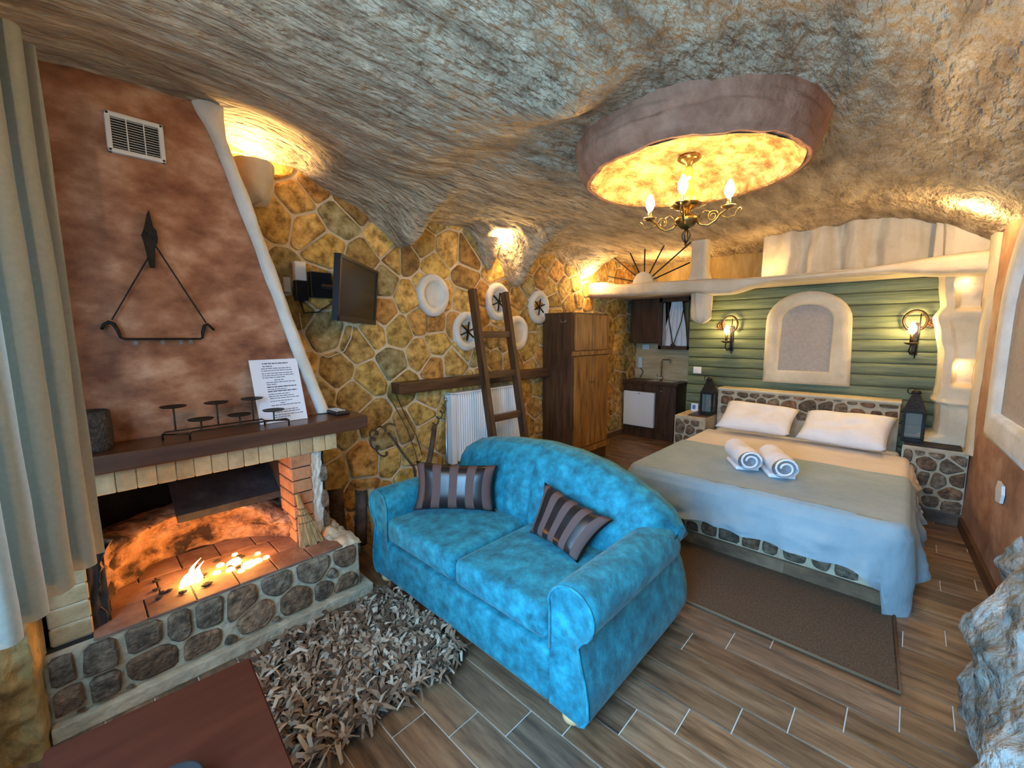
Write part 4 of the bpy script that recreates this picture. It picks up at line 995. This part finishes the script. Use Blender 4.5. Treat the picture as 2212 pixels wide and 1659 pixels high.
# wrought-iron wall sconces
def sconce(label, y, yr_, lab2):
    t = thing('wall_sconce', label, 'wall lamp', (5.25, y, 1.3), 'iron sconces beside the arched niche')
    x = 5.19
    n = 26; arc = [(x + .07, y - .012 + .078*math.cos(R(-62 + 304*k/n)), 1.64 + .09*math.sin(R(-62 + 304*k/n))) for k in range(n + 1)]
    finish('horseshoe', tube(arc, .011, 7), 'iron_brown', t, True)
    finish('spike', tube([(5.30, y - .03, 1.30), (5.26, y - .035, 1.40), (x + .03, y - .045, 1.52), (x + .03, y - .045, 1.70)], [.004, .006, .006, .004], 6), 'iron', t, True)
    finish('arm', tube([(5.29, y - .03, 1.36), (5.24, y, 1.34), (5.2, y + .012, 1.37), (x, y, 1.43)], .006, 6), 'iron', t, True)
    finish('drip_pan', lathe([(0, -.012), (.03, -.008), (.052, .008), (.048, .011), (.02, .0), (0, .0)], (x, y, 1.435), 20), 'iron_brown', t, True)
    cn = finish('candle_tube', lathe([(0, 0), (.013, 0), (.013, .085), (0, .085)], (x, y, 1.435), 12), 'iron_brown', t, True)
    finish('bulb', lathe([(0, 0), (.014, .004), (.028, .035), (.025, .065), (.010, .10), (0, .112)], (x, y, 1.522), 16), 'bulb', cn, True)
    finish('mount_plate', box(5.295, 5.31, y - .045, y - .005, 1.33, 1.62, .004), 'iron', t)
    ro = thing('rosette', lab2, 'wall ornament', (5.29, yr_, 1.6), 'copper rosettes beside the sconces')
    pts = []
    for k in range(16):
        a = 2*math.pi*k/16; r_ = .055 if k % 2 else .036; pts.append((yr_ + r_*math.cos(a), 1.622 + r_*math.sin(a)))
    finish('star_leaf', prism(pts, planeX(5.312), 0, .012), 'rosette', ro)
    b = new(); tube([(5.293, yr_ + .026*math.cos(a), 1.622 + .026*math.sin(a)) for a in [2*math.pi*k/16 for k in range(16)]], .008, 6, b, True)
    finish('ring', b, 'rosette', ro, True)
    b = new(); bmesh.ops.create_uvsphere(b, u_segments=12, v_segments=8, radius=.014)
    for v in b.verts: v.co += Vector((5.292, yr_, 1.622))
    finish('boss', b, 'rosette', ro, True)
    point('sconce_light', (x - .045, y + .0, 1.60), 3.6, (1, .70, .26), .02)
sconce('iron horseshoe sconce with lit bulb at the kitchen side of the niche', 1.555, 1.655, 'copper star rosette on the log wall at the kitchen side')
sconce('iron horseshoe sconce with lit bulb near the plaster pilaster', .012, -.115, 'copper star rosette on the log wall next to the pilaster')

# lanterns
def lantern(label, x, y, z, w_, h):
    t = thing('lantern', label, 'lantern', (x, y, z), 'dark metal lanterns on the nightstands')
    a = w_/2
    finish('base', box(x - a*1.12, x + a*1.12, y - a*1.12, y + a*1.12, z, z + .03*h/.45, .003), 'iron', t)
    z0, z1 = z + .028*h/.45, z + .56*h
    for sx in (-1, 1):
        for sy in (-1, 1): finish('post', box(x + sx*a - .011, x + sx*a + .011, y + sy*a - .011, y + sy*a + .011, z0, z1, .002, 1), 'iron', t)
    for k in range(4):
        c, s_ = ((1, 0), (-1, 0), (0, 1), (0, -1))[k]
        pn = box(x + c*a*.95 - (.002 if c else a*.88), x + c*a*.95 + (.002 if c else a*.88), y + s_*a*.95 - (.002 if s_ else a*.88), y + s_*a*.95 + (.002 if s_ else a*.88), z0 + .01, z1 - .01)
        finish('pane', pn, 'lantern_glass', t)
    finish('cornice', box(x - a*1.2, x + a*1.2, y - a*1.2, y + a*1.2, z1 - .006, z1 + .014, .003), 'iron', t)
    q = math.sqrt(2)
    rf = finish('roof', lathe([(a*1.1*q, 0), (a*1.05*q, .03*h), (a*.75*q, .15*h), (a*.5*q, .25*h), (a*.42*q, .27*h), (a*.40*q, .30*h), (0, .31*h)], (x, y, z1 + .012), 4, sq=True), 'iron', t)
    finish('cap', lathe([(a*.5, 0), (a*.55, .012), (a*.3, .03), (0, .034)], (x, y, z1 + .012 + .30*h), 12), 'iron', rf, True)
    zr = z1 + .012 + .35*h
    finish('ring_handle', tube([(x, y + .03 + .026*math.cos(q_), zr + .026*math.sin(q_)) for q_ in [2*math.pi*k/18 for k in range(18)]], .0045, 6, closed=True), 'iron', t, True)
    return t
lantern('dark metal lantern on the nightstand beside the kitchen unit', 4.95, 1.635, .616, .12, .44)
lantern('dark metal lantern standing between the bed and the pilaster', 4.90, -.055, .612, .125, .46)
sw = thing('light_switch', 'square white light switch on the green logs above the lantern', 'switch', (5.30, 1.90, 1.05))
finish('plate', box(5.292, 5.306, 1.853, 1.947, 1.043, 1.127, .004), 'white_plastic', sw); finish('rocker', box(5.287, 5.293, 1.875, 1.925, 1.058, 1.112, .002), 'white_plastic', sw)
cd = thing('room_card', 'small white printed card propped on the nightstand', 'card', (5.1, 1.85, .603))
finish('leaflet', box(5.10, 5.106, 1.80, 1.88, .603, .70), 'paper', cd); finish('print', box(5.0985, 5.1, 1.83, 1.865, .63, .68), MT.setdefault('blue_ink', plain('blue_print', (.10, .16, .5), .6)), cd)
so_ = thing('wall_socket', 'white socket low on the green logs behind the lantern', 'socket', (5.3, 1.72, .65)); finish('plate', box(5.293, 5.306, 1.66, 1.74, .65, .73, .003), 'white_plastic', so_)
rk = thing('wall_socket', 'pointed white socket plate on the rust wall beside the bed', 'socket', (3.72, ry(3.72) + .01, .55)); finish('plate', prism([(3.66, .545), (3.76, .53), (3.79, .60), (3.76, .655), (3.66, .65), (3.64, .60)], rplane, -.002, .012), 'white_plastic', rk)

# ================================================================ KITCHEN
kc = thing('kitchen_unit', 'dark wooden kitchen base unit with sink top in the alcove', 'cabinet', (5.95, 2.75, 0))
finish('carcass', box(5.76, 6.13, 2.34, 3.135, .0, .80), 'dark_wood_v', kc)
dr = finish('door', box(5.742, 5.762, 2.352, 2.60, .10, .79, .003), 'dark_wood_v', kc)
b = new(); bmesh.ops.create_uvsphere(b, u_segments=12, v_segments=8, radius=.012)
for v in b.verts: v.co += Vector((5.733, 2.54, .715))
finish('knob', b, 'chrome', dr, True)
finish('valance', box(5.745, 5.762, 2.60, 3.13, .70, .80, .002), 'dark_wood_v', kc)
finish('kick_board', box(5.75, 5.762, 2.36, 3.13, 0, .16), 'dark_wood_v', kc)
wt = thing('worktop', 'dark wooden worktop with steel sink rim in the alcove', 'worktop', (5.95, 2.74, .8))
finish('slab', box(5.73, 6.132, 2.31, 3.15, .801, .838, .003), 'dark_wood', wt)
finish('sink', box(5.80, 6.08, 2.42, 2.80, .832, .842, .003), 'steel', wt)
finish('basin', box(5.83, 6.0, 2.45, 2.77, .838, .8435), 'chrome', wt)
fz = thing('mini_fridge', 'small white mini fridge built under the worktop', 'fridge', (5.9, 2.86, .17))
finish('door', box(5.69, 5.742, 2.625, 3.105, .17, .685, .010, 3), 'white_paint', fz)
finish('badge', box(5.688, 5.691, 2.84, 2.87, .655, .665), 'ink', fz)
finish('gasket', box(5.74, 5.752, 2.64, 3.095, .18, .675), 'black_plastic', fz)
tp = thing('tap', 'slim bronze swan-neck tap behind the sink', 'tap', (5.98, 2.66, .84))
finish('spout', tube([(5.98, 2.66, .842), (5.98, 2.66, 1.13), (5.978, 2.645, 1.15), (5.97, 2.54, 1.152), (5.968, 2.53, 1.145), (5.968, 2.53, 1.11)], .009, 8), 'steel', tp, True)
finish('lever', tube([(5.98, 2.66, .87), (5.975, 2.70, .875), (5.97, 2.72, .93)], .006, 6), 'chrome', tp, True)
finish('body', lathe([(0, 0), (.02, 0), (.02, .05), (.013, .06), (0, .06)], (5.98, 2.66, .842), 14), 'chrome', tp, True)
wc = thing('wall_cupboard', 'dark brown wall cupboard over the sink', 'cupboard', (5.98, 2.84, 1.39))
finish('body', box(5.83, 6.14, 2.645, 3.09, 1.39, 2.03), 'dark_wood_v', wc)
d_ = finish('door', box(5.812, 5.832, 2.65, 3.085, 1.395, 2.025, .003), 'dark_wood_v', wc)
b = new(); bmesh.ops.create_uvsphere(b, u_segments=10, v_segments=6, radius=.010)
for v in b.verts: v.co += Vector((5.806, 2.72, 1.43))
finish('knob', b, 'chrome', d_, True)
cc = thing('curtained_cupboard', 'brown wooden frame cupboard with gathered white curtain and crossed cords', 'cupboard', (5.9, 2.42, 1.3))
cf = new()
for a in ((2.60, 2.645, 1.31, 2.03), (2.20, 2.235, 1.31, 2.03), (2.20, 2.645, 1.97, 2.03), (2.20, 2.645, 1.31, 1.36)): box(5.80, 6.1, a[0], a[1], a[2], a[3], .003, 1, cf)
finish('frame', cf, 'dark_wood_v', cc)
def clothf(u, v):
    z = 1.36 + .61*v; w_ = lerp_pts([(0, .17), (.12, .165), (.3, .15), (1, .075)], v)
    yc = 2.425 - .01*v
    y = yc + w_*(2*u - 1)
    return Vector((5.85 + .010*math.sin(u*28), y, z))
finish('curtain_cloth', grid(clothf, 60, 12), 'linen', cc, True)
finish('tie_cord', tube([(5.825, 2.53, 1.95), (5.815, 2.50, 1.70), (5.81, 2.44, 1.40), (5.81, 2.43, 1.375)], .008, 6), 'cord', cc, True)
finish('tie_cord', tube([(5.825, 2.30, 1.95), (5.815, 2.33, 1.70), (5.81, 2.42, 1.40), (5.81, 2.43, 1.375)], .006, 6), 'cord', cc, True)
b = new(); bmesh.ops.create_icosphere(b, subdivisions=2, radius=.03)
for v in b.verts: v.co = Vector((5.80, 2.428, 1.37)) + v.co*(1 + .4*fbm(v.co*40))
finish('knot', b, 'cord', cc, True)
finish('side_cloth', grid(lambda u, v: Vector((5.84 + .01*math.sin(u*9), 2.60 - .06*u*(1 - v*.6), 1.36 + .60*v)), 8, 8), 'canvas', cc, True)
hl = thing('wall_heater_switch', 'small white control box on the wall under the dark cupboard', 'control box', (6.12, 3.05, 1.3)); finish('box', box(6.10, 6.134, 2.92, 3.03, 1.29, 1.365, .004), 'white_plastic', hl)
ph = thing('wall_phone', 'white intercom handset hanging above the worktop corner', 'handset', (6.12, 3.07, .98))
finish('handset', box(6.09, 6.132, 3.03, 3.10, 1.0, 1.17, .012, 2), 'white_plastic', ph, True); finish('cable', tube([(6.10, 3.05, 1.0), (6.09, 3.0, .95), (6.09, 3.02, .90), (6.09, 3.05, .85)], .005, 6), 'black_plastic', ph, True)

# ================================================================ WARDROBE
wd = thing('wardrobe', 'tall narrow brown wooden wardrobe against the stone wall', 'wardrobe', (4.18, 2.9, 0))
finish('carcass', box(3.805, 4.55, 2.715, 3.135, .0, 1.775, .004), 'dark_wood_v', wd)
for x0, x1, z0, z1 in ((3.83, 4.163, 1.35, 1.755), (4.175, 4.53, 1.35, 1.755), (3.83, 4.163, .225, 1.285), (4.175, 4.53, .225, 1.285)):
    d_ = finish('door', box(x0, x1, 2.69, 2.716, z0, z1, .004), 'door_wood', wd)
    if z0 < 1:
        kx = 4.14 if x0 < 4 else 4.20
        b = new(); bmesh.ops.create_uvsphere(b, u_segments=10, v_segments=6, radius=.013)
        for v in b.verts: v.co += Vector((kx, 2.676, .98))
        finish('knob', b, 'brass', d_, True)
finish('rail', box(3.80, 4.60, 2.675, 2.716, 1.295, 1.345, .004), 'door_wood', wd)
finish('foot_rail', box(3.80, 4.57, 2.675, 2.716, .15, .215, .004), 'door_wood', wd)
finish('hook', tube([(3.802, 2.86, 1.70), (3.785, 2.86, 1.685), (3.785, 2.85, 1.665), (3.785, 2.80, 1.67), (3.80, 2.79, 1.70)], .005, 6), 'steel', wd, True)

# ================================================================ ALONG THE STONE WALL
ra = thing('radiator', 'white panel radiator mounted under the wooden shelf', 'radiator', (2.85, 3.09, .3))
def fluted(u, v):
    x = 2.41 + .85*u; ph = (x - 2.41)/.0283*2*math.pi
    return Vector((x, 3.045 - .011*max(-.3, math.cos(ph))*smoothstep(.0, .05, v)*smoothstep(1, .92, v), .34 + .645*v))
finish('front_panel', grid(fluted, 300, 12), 'white_paint', ra, True)
finish('side_cover', box(2.362, 2.42, 3.03, 3.128, .325, 1.0, .006), 'white_paint', ra)
finish('side_cover', box(3.25, 3.30, 3.03, 3.128, .325, 1.0, .006), 'white_paint', ra)
finish('top_grille', box(2.362, 3.30, 3.03, 3.128, .985, 1.005, .004), 'white_paint', ra)
finish('back_panel', box(2.40, 3.27, 3.06, 3.128, .33, .99), 'white_paint', ra)
finish('valve', tube([(2.355, 3.09, .93), (2.335, 3.09, .93), (2.335, 3.09, .96)], .011, 8), 'steel', ra, True)
finish('pipe', tube([(2.345, 3.10, .92), (2.345, 3.10, .3), (2.345, 3.10, 0)], .009, 8), 'steel', ra, True)
single('wall_shelf', box(1.822, 3.93, 3.02, 3.16, 1.05, 1.145, .010, 2), 'dark_wood', 'long dark wooden beam shelf on the stone wall above the radiator', 'shelf', (2.87, 3.1, 1.05))
ld = thing('ladder', 'brown wooden loft ladder leaning on the stone wall in front of the radiator', 'ladder', (2.83, 2.75, 0))
for x in (2.625, 3.055):
    d = Vector((0, .185, 1)).normalized(); n_ = Vector((0, 1, -.185)).normalized()
    b = prism([(x - .024, -.038), (x + .024, -.038), (x + .024, .038), (x - .024, .038)], lambda a, c, h: Vector((a, 2.655, 0)) + n_*c + d*h, .008, 1.99)
    finish('rail', b, 'dark_wood_v', ld)
for z in (.36, .755, 1.16, 1.54):
    y = 2.655 + .185*z
    finish('rung', box(2.64, 3.04, y - .022, y + .022, z - .032, z + .032, .005), 'dark_wood', ld)
def plate(label, x, z, r, kind):
    t = thing('wall_plate' if kind == 'dish' else 'wall_rosette_window', label, 'wall ornament', (x, 3.12, z), 'round plaster discs set in the stone wall')
    def cap(u, v):
        a = 2*math.pi*u; k = [0, .3, .55, .60, .66, .80, .95, 1.0, 1.0][int(v*8 + .5)]
        hh = [.012, .014, .018, .036, .05, .056, .05, .034, -.01][int(v*8 + .5)]
        return Vector((x + r*.93*k*math.cos(a)*(1 + .02*math.sin(3*a)), 3.155 - hh, z + r*1.06*k*math.sin(a)))
    b = grid(cap, 36, 8, closed_u=True); bmesh.ops.remove_doubles(b, verts=b.verts, dist=1e-5)
    finish('disc', b, 'plaster_white', t, True)
    if kind == 'star':
        for k in range(3):
            a = R(20 + 60*k); d = Vector((math.cos(a), 0, math.sin(a)))*r*.52
            finish('iron_bar', tube([Vector((x, 3.118, z)) - d, Vector((x, 3.118, z)) + d], .008, 6), 'iron', t)
plate('plain white hollow plaster disc on the stone wall right of the television', 2.265, 1.89, .178, 'dish')
plate('white plaster disc with iron star behind the top of the ladder', 3.075, 1.87, .182, 'star')
plate('white plaster disc with iron star left of the ladder, above the shelf', 2.65, 1.57, .178, 'star')
plate('plain hollow white plaster disc right of the ladder, above the shelf', 3.36, 1.55, .178, 'dish')
plate('white plaster disc with iron star next to the wardrobe top', 3.725, 1.845, .178, 'star')

tv = thing('television', 'flat black television on a swivel arm on the stone wall', 'television', (1.4, 2.9, 1.62))
A_, B_ = Vector((1.19, 2.645, 1.845)), Vector((1.70, 3.11, 1.83)); dx = (B_ - A_).normalized(); up_ = (Vector((0, 0, 1)) - dx*dx.z).normalized(); nn = up_.cross(dx)
if nn.y > 0: nn = -nn
up_ = (up_ + nn*.09).normalized(); nn = dx.cross(up_); nn = nn if nn.y < 0 else -nn
Wt, Htv = (B_ - A_).length, .42
def TV(a, b, h): return A_ + dx*a + up_*b + nn*h
finish('case', prism([(0, -Htv/2), (Wt, -Htv/2), (Wt, Htv/2), (0, Htv/2)], TV, -.035, 0), 'black_plastic', tv)
finish('screen', prism([(.02, -Htv/2 + .035), (Wt - .02, -Htv/2 + .035), (Wt - .02, Htv/2 - .02), (.02, Htv/2 - .02)], TV, 0, .001), 'screen', tv)
bz = new()
for a in ((0, Wt, -Htv/2, -Htv/2 + .035), (0, Wt, Htv/2 - .02, Htv/2), (0, .02, -Htv/2, Htv/2), (Wt - .02, Wt, -Htv/2, Htv/2)): prism([(a[0], a[2]), (a[1], a[2]), (a[1], a[3]), (a[0], a[3])], TV, 0, .007, bz)
finish('bezel', bz, 'black_plastic', tv)
mid = TV(Wt*.5, 0, -.035)
finish('swivel_arm', tube([mid, mid - nn*.06, Vector((1.33, 3.04, 1.88)), Vector((1.28, 3.10, 1.89))], .022, 8), 'black_plastic', tv)
finish('wall_bracket', box(1.195, 1.345, 3.09, 3.165, 1.81, 1.99, .006), 'black_plastic', tv)
finish('knuckle', lathe([(0, 0), (.035, 0), (.035, .09), (0, .09)], (1.36, 3.0, 1.84), 14), 'black_plastic', tv, True)
em = thing('emergency_lamp', 'slim white and black emergency lamp on the stone wall beside the hood', 'lamp', (1.13, 3.12, 1.78))
finish('diffuser', box(1.098, 1.172, 3.09, 3.165, 1.92, 2.05, .008, 2), 'white_plastic', em, True); finish('socket_box', box(1.095, 1.175, 3.085, 3.165, 1.785, 1.92, .004), 'black_plastic', em)
finish('cable', tube([(1.13, 3.13, 1.79), (1.15, 3.12, 1.70), (1.25, 3.12, 1.71), (1.33, 3.10, 1.77), (1.36, 3.05, 1.83)], .005, 6), 'black_plastic', em, True)
finish('cable', tube([(1.12, 3.13, 1.70), (1.13, 3.12, 1.55), (1.2, 3.12, 1.42), (1.3, 3.12, 1.38), (1.42, 3.12, 1.42), (1.48, 3.12, 1.52), (1.49, 3.10, 1.62)], .004, 6), 'white_cord', em, True)
sj = thing('wall_socket', 'cream wall box beside the hood next to the emergency lamp', 'socket', (1.05, 3.14, 1.85)); finish('plate', box(1.03, 1.075, 3.125, 3.165, 1.84, 1.94, .004), 'plaster_white', sj)

# ================================================================ CEILING DRUM AND CHANDELIER
CX, CY = 2.40, .955
def drum_prof(pr, nz=14, seed=0, amp=.012):
    def f(u, v):
        a = 2*math.pi*u; k = v*(len(pr) - 1); i = min(int(k), len(pr) - 2); t = k - i
        r = pr[i][0]*(1 - t) + pr[i + 1][0]*t; z = pr[i][1]*(1 - t) + pr[i + 1][1]*t
        d = amp*fbm(Vector((math.cos(a)*4 + seed, math.sin(a)*4, z*14))) + amp*.6*fbm(Vector((a*2.5, z*40, seed)))
        return Vector((CX + (r + d)*math.cos(a), CY + (r + d)*math.sin(a), z + d*.5))
    return grid(f, 110, nz*4, closed_u=True)
dr_ = thing('ceiling_drum', 'round rose-brown plaster drum hanging from the cave ceiling around the chandelier', 'ceiling drum', (CX, CY, 2.37))
finish('ring', drum_prof([(.62, 2.60), (.605, 2.52), (.59, 2.45), (.567, 2.405), (.545, 2.385), (.52, 2.385)], 10), 'rim_pink', dr_, True)
dm_ = finish('dome', drum_prof([(.525, 2.384), (.505, 2.39), (.485, 2.415), (.46, 2.445), (.40, 2.472), (.30, 2.487), (.15, 2.495), (.02, 2.497)], 10, 5, .010), 'dome', dr_, True)
ch = thing('chandelier', 'brass candle-arm chandelier with yellow ceramic stem and lit bulbs', 'chandelier', (CX, CY, 2.07))
finish('canopy', lathe([(0, 2.498), (.055, 2.496), (.062, 2.482), (.045, 2.468), (.02, 2.455), (.012, 2.43), (0, 2.43)], (CX, CY, 0), 20), 'brass', ch, True)
finish('stem', lathe([(0, 2.445), (.016, 2.44), (.022, 2.42), (.021, 2.395), (.024, 2.37), (.030, 2.34), (.043, 2.29), (.05, 2.262), (.046, 2.25), (0, 2.25)], (CX, CY, 0), 20), 'yellow_glaze', ch, True)
for k in range(3):
    b = new(); bmesh.ops.create_uvsphere(b, u_segments=8, v_segments=6, radius=.012); a = 2.1*k + 3.6
    for v in b.verts: v.co += Vector((CX + .026*math.cos(a), CY + .026*math.sin(a), 2.375 - .04*k))
    finish('applied_flower', b, 'linen', ch, True)
finish('dish', lathe([(0, 2.252), (.055, 2.252), (.09, 2.243), (.092, 2.236), (.05, 2.225), (.02, 2.21), (.012, 2.18), (0, 2.18)], (CX, CY, 0), 22), 'brass', ch, True)
finish('bowl', lathe([(0, 2.20), (.02, 2.195), (.05, 2.18), (.066, 2.165), (.06, 2.15), (.035, 2.125), (.018, 2.115), (0, 2.11)], (CX, CY, 0), 22), 'brass', ch, True)
fn_ = new()
for k in range(4):
    a = k*math.pi/2; tube([(CX, CY, 2.115), (CX + .016*math.cos(a), CY + .016*math.sin(a), 2.10), (CX + .024*math.cos(a), CY + .024*math.sin(a), 2.08), (CX + .014*math.cos(a), CY + .014*math.sin(a), 2.055), (CX, CY, 2.04)], .004, 6, fn_)
tube([(CX + .012*math.cos(q), CY + .012*math.sin(q)*.3, 2.03 + .012*math.sin(q)) for q in [2*math.pi*k/12 for k in range(12)]], .003, 5, fn_, True)
finish('finial', fn_, 'iron_brown', ch, True)
for k, ang in enumerate((-80.3, 24.7, 97.7, -165.3)):
    a = R(ang); c, s = math.cos(a), math.sin(a)
    def P_(r, z): return Vector((CX + r*c, CY + r*s, z))
    am = finish('arm', tube([P_(.045, 2.155), P_(.075, 2.128), P_(.11, 2.12), P_(.145, 2.14), P_(.165, 2.17), P_(.19, 2.185), P_(.205, 2.19)], [.007, .007, .006, .006, .006, .005, .005], 7), 'brass', ch, True)
    curl = [P_(.13 + .028*math.cos(q)*(1 - q/14), 2.165 + .03*math.sin(q)*(1 - q/14)) for q in [j*.42 for j in range(24)]]
    tube_b = tube(curl, .0035, 5)
    tube([P_(.165, 2.165), P_(.20, 2.145), P_(.235, 2.15), P_(.243, 2.175), P_(.257, 2.188), P_(.268, 2.18), P_(.262, 2.168)], .0035, 5, tube_b)
    tube([P_(.06, 2.17), P_(.09, 2.20), P_(.115, 2.19), P_(.108, 2.165)], .0035, 5, tube_b)
    finish('scroll', tube_b, 'brass', am, True)
    finish('drip_pan', lathe([(0, -.008), (.014, -.006), (.038, .004), (.036, .008), (.012, .003), (0, .003)], P_(.205, 2.197), 18), 'brass', am, True)
    finish('candle_tube', lathe([(0, 0), (.011, 0), (.010, .045), (0, .045)], P_(.205, 2.20), 12), 'brass', am, True)
    finish('bulb', lathe([(0, 0), (.013, .003), (.025, .03), (.022, .056), (.009, .085), (0, .094)], P_(.205, 2.245), 14), 'bulb', am, True)
    point('chandelier_light', P_(.26, 2.255), 3.4, (1, .62, .24), .025)

# ================================================================ LOFT SUNBURST
sbt = thing('sunburst_rail', 'half-round plaster hub with black iron sun rays on the loft beam', 'railing', (4.88, 2.42, 2.15))
finish('hub', prism([(2.42 + .13*math.cos(math.pi*k/16), 2.13 + .145*math.sin(math.pi*k/16)) for k in range(17)], planeX(4.92), -.05, .10), 'plaster', sbt)
for ey, ez in ((2.93, 2.275), (2.91, 2.56), (2.665, 2.62), (2.424, 2.63), (2.15, 2.62), (1.88, 2.545), (1.88, 2.325)):
    d = Vector((0, ey - 2.42, ez - 2.14)); d.normalize()
    finish('ray', tube([Vector((4.865, 2.42, 2.14)) + d*.10, Vector((4.865, ey, ez))], .008, 6), 'iron', sbt)

# ================================================================ BEHIND THE SOFA ARM
bq = thing('dried_branches', 'curly dried vine branches standing behind the far sofa arm', 'branches', (1.85, 2.8, 0))
cv = [Vector((1.62, 2.8, .80)) + Vector((-.17*math.sin(t*2.9)*1 , .0, .02 + .035*math.cos(t*3) - .28*max(0, t - .45))) + Vector((.022*math.cos(t*34), .015*math.sin(t*34), .022*math.sin(t*34))) for t in [k/70 for k in range(71)]]
finish('curly_vine', tube(cv, .007, 6), 'bark', bq, True)
finish('branch', tube([(1.58, 2.8, .81), (1.62, 2.8, .76), (1.68, 2.79, .65), (1.78, 2.78, .50), (1.82, 2.78, .1), (1.82, 2.78, .0)], [.009, .011, .010, .010, .012, .012], 7), 'bark', bq, True)
finish('branch', tube([(2.0, 2.8, .80), (1.985, 2.8, .70), (1.95, 2.8, .55), (1.90, 2.8, .40), (1.86, 2.79, .0)], [.020, .021, .022, .022, .024], 8), 'bark', bq, True)
cv2 = [Vector((2.02 + .13*t, 2.84, .78 + .16*t)) + Vector((.018*math.cos(t*22), .01*math.sin(t*22), .018*math.sin(t*22))) for t in [k/40 for k in range(41)]]
finish('curly_vine', tube(cv2, .006, 6), 'bark', bq, True)
finish('twig', tube([(1.72, 2.95, 1.0), (1.80, 2.9, .80), (1.84, 2.85, .60), (1.86, 2.82, .45), (1.86, 2.82, .0)], .004, 6), 'bark', bq, True)
single('hanging_cable', tube([(1.84, 3.12, 1.06), (1.86, 3.13, 1.02), (1.93, 3.12, .85), (2.02, 3.10, .66), (2.06, 3.08, .48)], .004, 6), 'cord', 'thin brown cable dangling from the left end of the beam shelf', 'cable', (1.84, 3.12, .48), True)
def log(label, a, b_, r, m='bark'):
    A, B = Vector(a), Vector(b_); d = (B - A)
    pts = [A + d*k/5 for k in range(6)]
    o = thing('firewood_log', label, 'log', (A.x, A.y, 0), 'firewood leaning between hearth and sofa')
    finish('bark', tube(pts, [r*random.uniform(.92, 1.08) for _ in pts], 10), m, o, True)
    finish('cut_end', tube([B, B + d.normalized()*.003], r*.93, 10), 'straw', o)
log('split log with pale cut end leaning behind the far sofa arm', (1.32, 2.80, .03), (1.37, 2.84, .42), .045)
log('thin pale log leaning beside the sofa next to the hearth', (1.40, 2.72, .02), (1.40, 2.76, .44), .026, 'straw')
log('dark log leaning against the stone wall behind the hearth end', (1.22, 2.92, .04), (1.26, 3.04, .40), .055)
